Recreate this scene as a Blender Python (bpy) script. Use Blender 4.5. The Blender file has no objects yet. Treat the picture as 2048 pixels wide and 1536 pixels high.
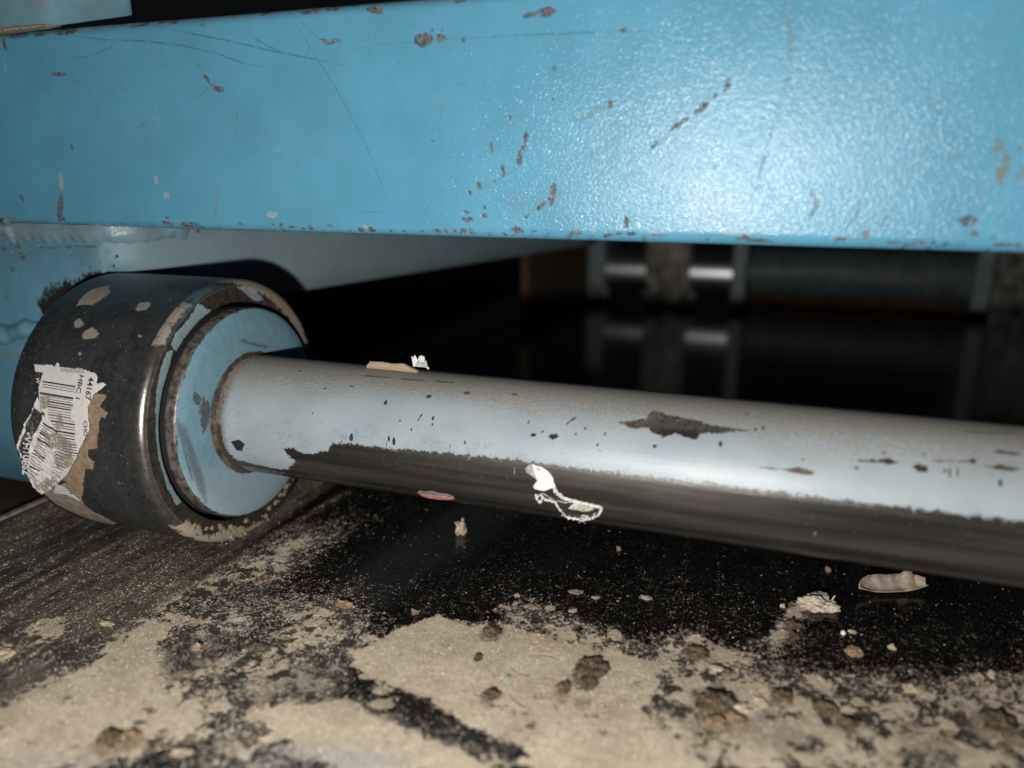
import bpy, bmesh, math, random
import numpy as np
from mathutils import Vector, Matrix
random.seed(7)
RNG = np.random.default_rng(11)
sc = bpy.context.scene
COL = sc.collection

# ------------------------------------------------------------------ camera
F, CX, CY = 1500.0, 1024.0, 768.0                 # focal length and centre, in photo pixels
PITCH = math.atan2(418, 1500)
YAW = math.atan2(1557, 4424)
CAM = np.array([0.0, 0.0, 0.1245])                # metres, floor top is z = 0
cp, sp = math.cos(PITCH), math.sin(PITCH)
FWD = np.array([-math.sin(YAW) * cp, math.cos(YAW) * cp, -sp])
RIGHT = np.array([math.cos(YAW), math.sin(YAW), 0.0])
UP = np.cross(RIGHT, FWD)
cd = bpy.data.cameras.new('camera')
cam = bpy.data.objects.new('camera', cd)
COL.objects.link(cam)
cam.matrix_world = Matrix(((RIGHT[0], UP[0], -FWD[0], CAM[0]), (RIGHT[1], UP[1], -FWD[1], CAM[1]),
                           (RIGHT[2], UP[2], -FWD[2], CAM[2]), (0, 0, 0, 1)))
cd.sensor_width = 36.0
cd.lens = 36.0 * F / 2048.0
cd.clip_start, cd.clip_end = 0.005, 50
cd.dof.use_dof = True
cd.dof.focus_distance = 0.235
cd.dof.aperture_fstop = 6.0
sc.camera = cam

# ------------------------------------------------------------------ world, flash, exposure
w = bpy.data.worlds.new('World')
sc.world = w
w.use_nodes = True
w.node_tree.nodes['Background'].inputs[0].default_value = (0.75, 0.85, 1, 1)
w.node_tree.nodes['Background'].inputs[1].default_value = 0.004
ld = bpy.data.lights.new('phone_flash', 'POINT')
ld.shadow_soft_size = 0.004
ld.energy = 3.05
ld.color = (1.0, 0.97, 0.94)
lo = bpy.data.objects.new('phone_flash', ld)
COL.objects.link(lo)
FLASH = CAM + np.array([-0.026, -0.030, -0.035])
lo.location = FLASH
sc.view_settings.view_transform = 'Standard'
sc.view_settings.look = 'None'
sc.view_settings.exposure = 0.0
sc.view_settings.gamma = 1.0
sc.view_settings.use_curve_mapping = False

# ------------------------------------------------------------------ where a pixel of the photograph lies on a surface
TY, TZ, TR = 0.2035, 0.0455, 0.0200               # shared axis of tube and roller, tube radius
WR = 0.0455                                       # roller radius
BY = 0.2035                                       # front face of the beam
BZ0, BZ1 = 0.1070, 0.1707                         # its bottom and top

def ray(px, py):
    return RIGHT * (px - CX) / F - UP * (py - CY) / F + FWD

def on_y(px, py, Y=BY):
    d = ray(px, py)
    return CAM + d * (Y - CAM[1]) / d[1]

def on_x(px, py, X):
    d = ray(px, py)
    return CAM + d * (X - CAM[0]) / d[0]

def on_floor(px, py, z=0.0):
    d = ray(px, py)
    return CAM + d * (z - CAM[2]) / d[2]

def on_cyl(px, py, r):
    """-> X, theta (0 faces the viewer's side, positive is up)"""
    d = ray(px, py)
    o = np.array([CAM[1] - TY, CAM[2] - TZ])
    e = d[1:]
    a, b, c = e @ e, 2 * (o @ e), o @ o - r * r
    q = max(b * b - 4 * a * c, 0.0)
    t = (-b - math.sqrt(q)) / (2 * a)
    P = CAM + d * t
    return P[0], math.atan2(P[2] - TZ, -(P[1] - TY))

def cyl(X, th, r):
    return (X, TY - r * math.cos(th), TZ + r * math.sin(th))

# ------------------------------------------------------------------ numpy canvases for wear and print
def vnoise(h, w_, cell, seed):
    """smooth value noise, feature size 'cell' (pixels; a pair gives x and y sizes)"""
    cx_, cy_ = cell if isinstance(cell, tuple) else (cell, cell)
    g = np.random.default_rng(seed).random((int(h / cy_) + 3, int(w_ / cx_) + 3), dtype=np.float32)
    y = np.arange(h, dtype=np.float32) / cy_
    x = np.arange(w_, dtype=np.float32) / cx_
    yi, xi = y.astype(int), x.astype(int)
    fy, fx = y - yi, x - xi
    fy, fx = (fy * fy * (3 - 2 * fy))[:, None], (fx * fx * (3 - 2 * fx))[None, :]
    r0, r1 = g[yi], g[yi + 1]
    a = r0[:, xi] * (1 - fx) + r0[:, xi + 1] * fx
    b = r1[:, xi] * (1 - fx) + r1[:, xi + 1] * fx
    return a * (1 - fy) + b * fy

def fbm(h, w_, cell, seed, octs=4, gain=0.55):
    out = np.zeros((h, w_), np.float32)
    amp, tot = 1.0, 0.0
    for k in range(octs):
        c = tuple(max(v / 2 ** k, 1.0) for v in cell) if isinstance(cell, tuple) else max(cell / 2 ** k, 1.0)
        out += amp * vnoise(h, w_, c, seed + 31 * k)
        tot += amp
        amp *= gain
    return out / tot

def sstep(a, b, x):
    t = np.clip((x - a) / (b - a), 0, 1)
    return t * t * (3 - 2 * t)

class Canvas:
    """layers over a rectangle of a surface, in millimetres"""
    def __init__(s, u0, u1, v0, v1, res, seed=1, cell=2.2):
        s.u0, s.v0, s.res = u0, v0, res
        s.w, s.h = int(round((u1 - u0) / res)), int(round((v1 - v0) / res))
        s.u1, s.v1 = u0 + s.w * res, v0 + s.h * res
        s.L = {}
        s.n1 = (fbm(s.h, s.w, cell / res, seed, 5, 0.75) - 0.5) * 1.5
        s.seed = seed
    def layer(s, k):
        if k not in s.L:
            s.L[k] = np.zeros((s.h, s.w), np.float32)
        return s.L[k]
    def _win(s, pts, pad):
        p = np.asarray(pts, float)
        a = np.floor((p.min(0) - pad - (s.u0, s.v0)) / s.res).astype(int)
        b = np.ceil((p.max(0) + pad - (s.u0, s.v0)) / s.res).astype(int)
        x0, y0 = max(a[0], 0), max(a[1], 0)
        x1, y1 = min(b[0], s.w), min(b[1], s.h)
        if x1 <= x0 or y1 <= y0:
            return None
        X = s.u0 + (np.arange(x0, x1) + 0.5) * s.res
        Y = s.v0 + (np.arange(y0, y1) + 0.5) * s.res
        return slice(y0, y1), slice(x0, x1), X[None, :].astype(np.float32), Y[:, None].astype(np.float32)
    def _put(s, k, sl, m, mode='max'):
        L = s.layer(k)
        if mode == 'max':
            L[sl] = np.maximum(L[sl], m)
        elif mode == 'sub':
            L[sl] = L[sl] * (1 - m)
        else:
            L[sl] = np.clip(L[sl] + m, 0, 1)
    def poly(s, k, pts, val=1.0, jag=0.5, soft=0.12, mode='max'):
        wn = s._win(pts, jag + soft + 0.5)
        if wn is None:
            return
        sy, sx, X, Y = wn
        p = np.asarray(pts, float)
        d2 = np.full((Y.shape[0], X.shape[1]), 1e9, np.float32)
        ins = np.zeros(d2.shape, bool)
        for i in range(len(p)):
            (ax, ay), (bx, by) = p[i], p[(i + 1) % len(p)]
            ex, ey = bx - ax, by - ay
            t = np.clip(((X - ax) * ex + (Y - ay) * ey) / (ex * ex + ey * ey + 1e-9), 0, 1)
            d2 = np.minimum(d2, (X - ax - t * ex) ** 2 + (Y - ay - t * ey) ** 2)
            if ay != by:
                c = ((ay > Y) != (by > Y)) & (X < (bx - ax) * (Y - ay) / (by - ay) + ax)
                ins ^= c
        sd = np.sqrt(d2)
        sd = np.where(ins, -sd, sd) + s.n1[sy, sx] * 2 * jag
        s._put(k, (sy, sx), val * sstep(soft, -soft, sd), mode)
    def stroke(s, k, pts, wid, val=1.0, jag=0.3, soft=0.1, taper=True, mode='max'):
        p = np.asarray(pts, float)
        if len(p) < 2:
            return
        wn = s._win(pts, wid + jag + soft + 0.3)
        if wn is None:
            return
        sy, sx, X, Y = wn
        seg = np.hypot(*(p[1:] - p[:-1]).T)
        cum = np.concatenate([[0], np.cumsum(seg)])
        sd = np.full((Y.shape[0], X.shape[1]), 1e9, np.float32)
        for i in range(len(p) - 1):
            (ax, ay), (bx, by) = p[i], p[i + 1]
            ex, ey = bx - ax, by - ay
            t = np.clip(((X - ax) * ex + (Y - ay) * ey) / (ex * ex + ey * ey + 1e-9), 0, 1)
            q = (cum[i] + t * seg[i]) / (cum[-1] + 1e-9)
            ww = wid * 0.5 * (np.clip(7 * q * (1 - q), 0.35, 1) if taper else 1)
            sd = np.minimum(sd, np.hypot(X - ax - t * ex, Y - ay - t * ey) - ww)
        sd = sd + s.n1[sy, sx] * 2 * jag
        s._put(k, (sy, sx), val * sstep(soft, -soft, sd), mode)
    def blob(s, k, c, ru, rv, ang=0.0, val=1.0, jag=0.4, soft=0.12, mode='max'):
        n = 14
        t = np.linspace(0, 2 * math.pi, n, endpoint=False)
        rr = 0.8 + 0.4 * np.random.default_rng(int(abs(c[0] * 977 + c[1] * 131)) % 99991).random(n)
        x, y = ru * rr * np.cos(t), rv * rr * np.sin(t)
        ca, sa = math.cos(ang), math.sin(ang)
        s.poly(k, np.stack([c[0] + x * ca - y * sa, c[1] + x * sa + y * ca], 1), val, min(jag, 0.8 * min(ru, rv)), soft, mode)
    def image(s, name, r, g, b, a=None):
        im = bpy.data.images.new(name, s.w, s.h, alpha=True, float_buffer=False)
        im.colorspace_settings.name = 'Non-Color'
        px = np.ones((s.h, s.w, 4), np.float32)
        for i, l in enumerate((r, g, b, a)):
            if l is not None:
                px[..., i] = np.clip(s.layer(l) if isinstance(l, str) else l, 0, 1)
        im.pixels.foreach_set(px.ravel())
        im.alpha_mode = 'CHANNEL_PACKED'
        im.update()
        im.pack()
        return im

# ------------------------------------------------------------------ materials
def lin(r, g, b):
    f = lambda c: (c / 255 / 12.92) if c <= 10 else ((c / 255 + 0.055) / 1.055) ** 2.4
    return (f(r), f(g), f(b), 1)

class Mat:
    def __init__(s, name):
        s.m = bpy.data.materials.new(name)
        s.m.use_nodes = True
        s.t = s.m.node_tree
        s.b = s.t.nodes['Principled BSDF']
        s._co = None
    def link(s, a, b):
        s.t.links.new(a, b)
    def val(s, sock, v):
        if hasattr(v, 'is_linked') or hasattr(v, 'node'):
            s.link(v, sock)
        elif isinstance(v, (int, float)):
            sock.default_value = v
        else:
            sock.default_value = tuple(v) if len(v) == len(sock.default_value) else tuple(v)[:len(sock.default_value)]
    @property
    def co(s):
        if s._co is None:
            s._co = s.t.nodes.new('ShaderNodeTexCoord')
        return s._co.outputs['Object']
    def scaled(s, sx, sy, sz):
        n = s.t.nodes.new('ShaderNodeMapping')
        s.link(s.co, n.inputs[0])
        n.inputs['Scale'].default_value = (sx, sy, sz)
        return n.outputs[0]
    def noise(s, scale, detail=4, rough=0.6, vec=None, dist=0.0):
        n = s.t.nodes.new('ShaderNodeTexNoise')
        s.link(vec or s.co, n.inputs['Vector'])
        n.inputs['Scale'].default_value = scale
        n.inputs['Detail'].default_value = detail
        n.inputs['Roughness'].default_value = rough
        n.inputs['Distortion'].default_value = dist
        return n.outputs['Fac']
    def voro(s, scale, vec=None, rand=1.0):
        n = s.t.nodes.new('ShaderNodeTexVoronoi')
        s.link(vec or s.co, n.inputs['Vector'])
        n.inputs['Scale'].default_value = scale
        n.inputs['Randomness'].default_value = rand
        return n.outputs['Distance']
    def ramp(s, v, a, b, lo=0.0, hi=1.0):
        n = s.t.nodes.new('ShaderNodeMapRange')
        n.interpolation_type = 'SMOOTHSTEP'
        s.link(v, n.inputs['Value'])
        n.inputs['From Min'].default_value, n.inputs['From Max'].default_value = a, b
        n.inputs['To Min'].default_value, n.inputs['To Max'].default_value = lo, hi
        return n.outputs[0]
    def math(s, op, a, b=0.0, clamp=False):
        n = s.t.nodes.new('ShaderNodeMath')
        n.operation = op
        n.use_clamp = clamp
        s.val(n.inputs[0], a)
        s.val(n.inputs[1], b)
        return n.outputs[0]
    def mix(s, f, a, b):
        n = s.t.nodes.new('ShaderNodeMix')
        n.data_type = 'RGBA'
        s.val(n.inputs[0], f)
        s.val(n.inputs[6], a)
        s.val(n.inputs[7], b)
        return n.outputs[2]
    def mixf(s, f, a, b):
        n = s.t.nodes.new('ShaderNodeMix')
        s.val(n.inputs[0], f)
        s.val(n.inputs[2], a)
        s.val(n.inputs[3], b)
        return n.outputs[0]
    def img(s, im, ext='EXTEND'):
        n = s.t.nodes.new('ShaderNodeTexImage')
        n.image = im
        n.extension = ext
        uv = s.t.nodes.new('ShaderNodeUVMap')
        uv.uv_map = 'UVMap'
        s.link(uv.outputs[0], n.inputs[0])
        sep = s.t.nodes.new('ShaderNodeSeparateColor')
        s.link(n.outputs[0], sep.inputs[0])
        return n.outputs[0], sep.outputs[0], sep.outputs[1], sep.outputs[2], n.outputs[1]
    def bump(s, h, strength, dist, prev=None):
        n = s.t.nodes.new('ShaderNodeBump')
        n.inputs['Strength'].default_value = strength
        n.inputs['Distance'].default_value = dist
        s.link(h, n.inputs['Height'])
        if prev is not None:
            s.link(prev, n.inputs['Normal'])
        return n.outputs[0]
    def out(s, color=None, rough=None, metal=None, normal=None, spec=None, coat=None):
        for k, v in (('Base Color', color), ('Roughness', rough), ('Metallic', metal), ('Normal', normal),
                     ('Specular IOR Level', spec), ('Coat Weight', coat)):
            if v is not None:
                s.val(s.b.inputs[k], v)
        return s.m

def plain(name, c1, c2, rough=0.7, metal=0.0, scale=600, bstr=0.4, bdist=0.0003, lo_=0.35, hi_=0.65, vec=None, spec=0.4):
    m = Mat(name)
    v = m.scaled(*vec) if vec else None
    n = m.noise(scale, 5, 0.65, v)
    return m.out(m.mix(m.ramp(n, lo_, hi_), c1, c2), rough, metal, m.bump(n, bstr, bdist), spec)

# ------------------------------------------------------------------ mesh helpers
def link_mesh(name, verts, faces, mat=None, parent=None, uvs=None, smooth=False):
    me = bpy.data.meshes.new(name)
    me.from_pydata([tuple(map(float, v)) for v in verts], [], [tuple(map(int, f)) for f in faces])
    if uvs is not None:
        lay = me.uv_layers.new(name='UVMap')
        li = np.empty(len(me.loops), np.int32)
        me.loops.foreach_get('vertex_index', li)
        lay.data.foreach_set('uv', np.asarray(uvs, np.float32)[li].ravel())
    if smooth:
        me.polygons.foreach_set('use_smooth', [True] * len(me.polygons))
    if mat:
        me.materials.append(mat)
    o = bpy.data.objects.new(name, me)
    COL.objects.link(o)
    if parent:
        o.parent = parent
        o.matrix_parent_inverse = Matrix.Translation(-parent.location) if parent.location.length else Matrix()
    return o

def empty(name, loc, label, cat, group=None):
    o = bpy.data.objects.new(name, None)
    o.empty_display_size = 0.01
    COL.objects.link(o)
    o.location = loc
    return tag(o, label, cat, group)

def tag(o, label=None, cat=None, group=None, kind=None):
    for k, v in (('label', label), ('category', cat), ('group', group), ('kind', kind)):
        if v:
            o[k] = v
    return o

def strip_mesh(name, rows, mat, parent=None, uvfn=None, smooth=True, close_v=False, caps=False, sharp=None):
    """rows: list of equal-length point rows"""
    n, m = len(rows), len(rows[0])
    V = [p for r_ in rows for p in r_]
    Fc = []
    for i in range(n - 1):
        for j in range(m if close_v else m - 1):
            k = (j + 1) % m
            Fc.append((i * m + j, i * m + k, (i + 1) * m + k, (i + 1) * m + j))
    if caps and close_v:
        Fc.append(tuple(reversed(range(m))))
        Fc.append(tuple((n - 1) * m + j for j in range(m)))
    o = link_mesh(name, V, Fc, mat, parent, [uvfn(p) for p in V] if uvfn else None, smooth)
    bm = bmesh.new()
    bm.from_mesh(o.data)
    bmesh.ops.recalc_face_normals(bm, faces=bm.faces)
    for e in bm.edges:
        if len(e.link_faces) == 2 and e.calc_face_angle(0) > 0.6:
            e.smooth = False
    bm.to_mesh(o.data)
    bm.free()
    return o

def lathe(name, prof, mat, parent=None, seg=160, uvfn=None, closed=False):
    """prof: (X, r) points, turned about the tube axis"""
    rows = []
    for k in range(seg + 1):
        th = -math.pi + 2 * math.pi * k / seg
        rows.append([cyl(x, th, r) for x, r in prof])
    n, m = seg + 1, len(prof)
    V, U, Fc = [], [], []
    for k, row in enumerate(rows):
        th = -math.pi + 2 * math.pi * k / seg
        for j, p in enumerate(row):
            V.append(p)
            U.append(uvfn(prof[j][0], th, prof[j][1], p) if uvfn else (0, 0))
    for i in range(n - 1):
        for j in range(m - 1):
            Fc.append((i * m + j, (i + 1) * m + j, (i + 1) * m + j + 1, i * m + j + 1))
    o = link_mesh(name, V, Fc, mat, parent, U, True)
    bm = bmesh.new()
    bm.from_mesh(o.data)
    if not uvfn:
        bmesh.ops.remove_doubles(bm, verts=bm.verts, dist=1e-7)
    for e in bm.edges:
        if len(e.link_faces) == 2 and e.calc_face_angle(0) > 0.7:
            e.smooth = False
    bm.to_mesh(o.data)
    bm.free()
    return o

def box(name, x0, x1, y0, y1, z0, z1, mat, parent=None, bev=0.001):
    bm = bmesh.new()
    bmesh.ops.create_cube(bm, size=1)
    for v in bm.verts:
        v.co = Vector(((x0 + x1) / 2 + v.co.x * (x1 - x0), (y0 + y1) / 2 + v.co.y * (y1 - y0), (z0 + z1) / 2 + v.co.z * (z1 - z0)))
    if bev:
        bmesh.ops.bevel(bm, geom=list(bm.edges), offset=bev, segments=2, affect='EDGES', profile=0.5)
    me = bpy.data.meshes.new(name)
    bm.to_mesh(me)
    bm.free()
    me.materials.append(mat)
    o = bpy.data.objects.new(name, me)
    COL.objects.link(o)
    if parent:
        o.parent = parent
        o.matrix_parent_inverse = Matrix.Translation(-parent.location)
    return o

def lump(name, c, rx, ry, rz, mat, seed=0, rough=0.45, sub=3, parent=None, flat=True, freq=1.0):
    """an irregular clod sitting on z = c[2]"""
    bm = bmesh.new()
    bmesh.ops.create_icosphere(bm, subdivisions=sub, radius=1)
    rg = random.Random(seed)
    off = Vector((rg.uniform(-50, 50), rg.uniform(-50, 50), rg.uniform(-50, 50)))
    from mathutils import noise as mn
    for v in bm.verts:
        d = v.co.normalized()
        k = 1 + rough * (mn.noise(d * 1.3 * freq + off) * 1.1 + mn.noise(d * 3.1 * freq + off) * 0.7 + mn.noise(d * 7.3 * freq + off) * 0.45)
        q = d * k
        z = q.z
        if flat and z < -0.3:
            z = -0.3
        v.co = Vector((c[0] + q.x * rx, c[1] + q.y * ry, c[2] + (z + 0.3) * rz))
    me = bpy.data.meshes.new(name)
    bm.to_mesh(me)
    bm.free()
    me.materials.append(mat)
    o = bpy.data.objects.new(name, me)
    COL.objects.link(o)
    if parent:
        o.parent = parent
        o.matrix_parent_inverse = Matrix.Translation(-parent.location)
    return o

def sheet(name, poly, fn, mat, step=0.35, jag=0.35, parent=None, seed=3, thick=0.0001, cv=None, smooth=True):
    """thin sheet cut to a torn outline; poly in mm, fn maps (u, v) mm to a point, cv gives the uv"""
    p = np.asarray(poly, float)
    c = Canvas(p[:, 0].min() - 1, p[:, 0].max() + 1, p[:, 1].min() - 1, p[:, 1].max() + 1, step, seed)
    c.n1 = fbm(c.h, c.w, max(1.6 / step, 2), seed, 3) - 0.5
    c.poly('m', p, 1.0, jag, step * 0.5)
    M_ = c.L['m'] > 0.5
    ids, V, U, Fc = {}, [], [], []
    def vid(i, j):
        if (i, j) not in ids:
            ids[(i, j)] = len(V)
            u, v = c.u0 + i * step, c.v0 + j * step
            V.append(fn(u, v))
            U.append(((u - cv.u0) / (cv.u1 - cv.u0), (v - cv.v0) / (cv.v1 - cv.v0)) if cv else (u, v))
        return ids[(i, j)]
    for j in range(c.h):
        for i in range(c.w):
            if M_[j, i]:
                Fc.append((vid(i, j), vid(i + 1, j), vid(i + 1, j + 1), vid(i, j + 1)))
    o = link_mesh(name, V, Fc, mat, parent, U, smooth)
    bm = bmesh.new()
    bm.from_mesh(o.data)
    bnd = [v for v in bm.verts if v.is_boundary]
    bmesh.ops.smooth_vert(bm, verts=bnd, factor=0.5, use_axis_x=True, use_axis_y=True, use_axis_z=True)
    bm.to_mesh(o.data)
    bm.free()
    if thick:
        md = o.modifiers.new('thickness', 'SOLIDIFY')
        md.thickness = thick
        md.offset = 0.0
    return o

def text_mesh(name, s, o_uv, e1, e2, fn, mat, parent, bold=0.02):
    """lettering: origin and the two edge vectors of its box in surface mm, fn maps to a point"""
    cu = bpy.data.curves.new('lettering', 'FONT')
    cu.body = s
    cu.offset = bold
    cu.resolution_u = 3
    ob = bpy.data.objects.new('lettering', cu)
    COL.objects.link(ob)
    dg = bpy.context.evaluated_depsgraph_get()
    me = bpy.data.meshes.new_from_object(ob.evaluated_get(dg))
    bpy.data.objects.remove(ob)
    co = np.array([v.co[:] for v in me.vertices])
    mn_, mx_ = co.min(0), co.max(0)
    for v in me.vertices:
        a, b = (v.co.x - mn_[0]) / (mx_[0] - mn_[0]), (v.co.y - mn_[1]) / (mx_[1] - mn_[1])
        u = o_uv[0] + e1[0] * a + e2[0] * b
        w_ = o_uv[1] + e1[1] * a + e2[1] * b
        v.co = fn(u, w_)
    me.materials.clear()
    me.materials.append(mat)
    o = bpy.data.objects.new(name, me)
    COL.objects.link(o)
    o.parent = parent
    return o

# ================================================================== FLOOR
FX0, FX1, FY0, FY1 = -320, 150, 70, 420
fc = Canvas(FX0, FX1, FY0, FY1, 0.16, 5)
fp = lambda px, py: tuple(on_floor(px, py)[:2] * 1000)
fpl = lambda pts: [fp(*q) for q in pts]
def fmm(px, py):
    a, b = on_floor(px - 1, py), on_floor(px + 1, py)
    return float(np.linalg.norm(a - b)) * 500
fine = fbm(fc.h, fc.w, 7, 71, 4, 0.85)                          # ~1.6 mm down to 0.2 mm
gran = fbm(fc.h, fc.w, 2.3, 77, 2, 0.9)
big = fbm(fc.h, fc.w, 120, 73, 5, 0.6)
streak = fbm(fc.h, fc.w, (18, 160), 74, 4, 0.65)                 # drawn out along the roller's path
D = fc.layer('d')                                               # how densely dust lies
# hand-placed drifts of dust, outlined on the photograph
def drift(pts, val, jag=2.0, soft=1.5):
    fc.poly('d', fpl(pts), val, jag, soft)
drift([(1120, 1545), (1010, 1478), (940, 1455), (850, 1395), (740, 1358), (698, 1322), (705, 1305), (770, 1275), (800, 1255),
       (870, 1232), (905, 1240), (940, 1252), (985, 1242), (1060, 1262), (1170, 1290), (1290, 1320), (1320, 1360), (1290, 1420), (1350, 1470), (1420, 1545)], 1.08, 1.8, 1.0)
drift([(1010, 1225), (1050, 1208), (1110, 1230), (1170, 1255), (1290, 1292), (1350, 1270), (1400, 1275), (1440, 1300), (1500, 1310), (1540, 1290),
       (1600, 1330), (1700, 1350), (1850, 1345), (2480, 1300), (2480, 1545), (1100, 1545), (1100, 1300)], 0.52, 6, 9)
drift([(1340, 1275), (1400, 1270), (1450, 1298), (1520, 1308), (1540, 1330), (1440, 1325), (1340, 1315), (1290, 1302)], 0.72, 1.5, 1)
drift([(1100, 1440), (1300, 1400), (1480, 1400), (1620, 1440), (1560, 1545), (1050, 1545)], 0.80, 5, 6)
drift([(1600, 1490), (1750, 1450), (1900, 1400), (2480, 1390), (2480, 1545), (1600, 1545)], 0.70, 6, 8)
drift([(1535, 1300), (1545, 1265), (1575, 1225), (1600, 1195), (1660, 1192), (1650, 1215), (1610, 1225), (1600, 1250), (1560, 1290)], 0.72, 1.5, 1.2)
drift([(-20, 1425), (60, 1385), (150, 1340), (220, 1290), (270, 1255), (312, 1240), (330, 1290), (335, 1370), (400, 1395), (425, 1420), (385, 1480), (300, 1500), (150, 1550), (-20, 1550)], 1.02, 3.0, 2.5)
drift([(-20, 1300), (200, 1230), (420, 1200), (700, 1180), (760, 1300), (690, 1380), (1000, 1545), (-20, 1545)], 0.42, 8, 12)
drift([(330, 1350), (430, 1310), (520, 1280), (600, 1262), (640, 1290), (560, 1320), (460, 1380), (400, 1450), (330, 1440)], 0.62, 2.5, 2)
drift([(486, 1420), (560, 1402), (700, 1400), (780, 1440), (900, 1490), (1030, 1550), (700, 1550), (560, 1480)], 1.04, 2.5, 1.6)
drift([(560, 1260), (620, 1235), (660, 1265), (640, 1292), (575, 1290)], 0.70, 1.5, 1.2)
drift([(48, 1262), (80, 1238), (128, 1232), (135, 1262), (100, 1286), (60, 1288)], 0.85, 1.0, 0.6)
drift([(-10, 1300), (20, 1278), (34, 1295), (20, 1325), (-10, 1330)], 0.9, 1.0, 0.5)
drift([(-20, 1380), (300, 1180), (600, 1060), (700, 1040), (560, 1160), (300, 1250), (100, 1400), (-20, 1550)], 0.46, 8, 12)
drift([(700, 1180), (1000, 1130), (1400, 1160), (1700, 1250), (2480, 1230), (2480, 1320), (1400, 1310), (900, 1260), (680, 1290)], 0.05, 8, 14)
drift([(430, 1330), (700, 1230), (720, 1300), (700, 1400), (480, 1410), (420, 1400)], 0.40, 5, 7)
drift([(430, 1480), (560, 1430), (900, 1460), (1100, 1545), (400, 1545)], 0.5, 5, 5)
for c_, rx_, ry_, v_ in (((1145, 1222), 9, 3, .8), ((1230, 1268), 18, 8, .85), ((1100, 1218), 12, 5, .7), ((1195, 1275), 20, 8, .6)):
    fc.blob('d', fp(*c_), rx_ * fmm(*c_), ry_ * fmm(*c_) * 2.5, 0, v_, 0.6, 0.4)
rf = random.Random(12)
for k in range(150):
    px, py = rf.uniform(980, 2060), rf.uniform(1330, 1540)
    if py < 1330 + (px - 980) * .02:
        continue
    r_ = rf.uniform(.5, 2.6) * (0.6 + 0.6 * (py - 1330) / 200)
    fc.blob('d', fp(px, py), r_ * rf.uniform(.8, 1.8), r_, rf.uniform(-.5, .5), rf.uniform(.9, 1.15), .8, .4)
for k in range(34):
    px, py = rf.uniform(-20, 900), rf.uniform(1210, 1540)
    r_ = rf.uniform(.6, 2.2)
    fc.blob('d', fp(px, py), r_ * 1.6, r_, rf.uniform(.3, 1.2), rf.uniform(.7, .95), .8, .5)
xs = (fc.u0 + (np.arange(fc.w) + 0.5) * fc.res)[None, :]
ys = (fc.v0 + (np.arange(fc.h) + 0.5) * fc.res)[:, None]
track = sstep(-268, -262, xs) * sstep(-164, -172, xs)           # where the roller has run
base = -0.05 + 0.13 * sstep(215, 130, ys) + 0.10 * sstep(-90, -170, xs) * sstep(250, 200, ys)
Dn = np.maximum(D, base.astype(np.float32))
Dn = Dn + (big - 0.5) * 0.8 * sstep(0.05, 0.4, Dn) + (streak - 0.5) * (0.12 + 0.9 * track)
fq = 0.5 * (fine - 0.5) / fine.std() + 0.75 * (gran - 0.5) / gran.std()
coarse = fbm(fc.h, fc.w, 26, 79, 5, 0.75)
wc_ = 0.72 * sstep(0.30, 0.60, Dn)
fq = fq / fq.std() * (1 - wc_) + (coarse - 0.5) / coarse.std() * wc_
rank = 1 / (1 + np.exp(-1.7 * fq / fq.std()))
cover = sstep(-0.12, 0.12, Dn - 0.05 * sstep(0.5, 0.2, Dn) - rank)
fc.L['cover'] = cover.astype(np.float32)
fc.L['film'] = np.clip(sstep(0.10, 0.85, Dn + (streak - .5) * (.2 + .9 * track) * 0.8 + track * .28), 0, 1).astype(np.float32)
fc.L['film'] = np.maximum(fc.L['film'], track * (.5 + .5 * sstep(.35, .65, streak))).astype(np.float32)
# bare strips kept dark
def bare(pts, val, jag=2.0, soft=1.5):
    fc.poly('cover', fpl(pts), val, jag, soft, 'sub')
bare([(700, 1335), (740, 1372), (850, 1408), (930, 1462), (1010, 1490), (900, 1480), (780, 1430), (690, 1392), (560, 1398), (480, 1410), (520, 1360), (640, 1300)], 0.55, 3.5, 3)
bare([(1330, 1430), (1560, 1420), (1640, 1480), (1560, 1500), (1500, 1475), (1380, 1470)], 0.45, 3, 3)
bare([(335, 1290), (420, 1265), (520, 1285), (480, 1300), (400, 1340), (340, 1370), (325, 1330)], 0.6, 3, 2.5)
for pts in ([(1020, 1330), (1035, 1345), (1060, 1350), (1080, 1342)], [(1082, 1310), (1100, 1311), (1115, 1316)], [(1020, 1385), (1030, 1400), (1050, 1412)], [(1110, 1402), (1114, 1420)], [(1210, 1405), (1216, 1422)],
            [(1300, 1388), (1310, 1395), (1316, 1402)], [(975, 1375), (1000, 1378), (1010, 1392)], [(1280, 1455), (1310, 1452), (1330, 1446)], [(1050, 1362), (1080, 1365), (1110, 1370)], [(1180, 1440), (1192, 1452)], [(1460, 1395), (1466, 1430), (1462, 1450)]):
    fc.stroke('cover', fpl(pts), .5, .4, .3, .4, True, 'sub')
bare([(-60, 1420), (0, 1378), (300, 1196), (500, 1082), (660, 985), (690, 985), (500, 1100), (300, 1218), (0, 1402), (-60, 1440)], .75, 1.5, 2)
fc.stroke('line', fpl([(-60, 1437), (0, 1400), (300, 1220), (500, 1100), (690, 985)]), 2.4, 0.9, 1.6, 1.4, False)
fc.layer('brown')
fc.L['brown'] = (track * 0.55 * sstep(0.35, 0.7, big) + 0.0).astype(np.float32)
fc.L['brown'] = np.maximum(fc.L['brown'], fc.L['line'] * 0.8)
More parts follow.
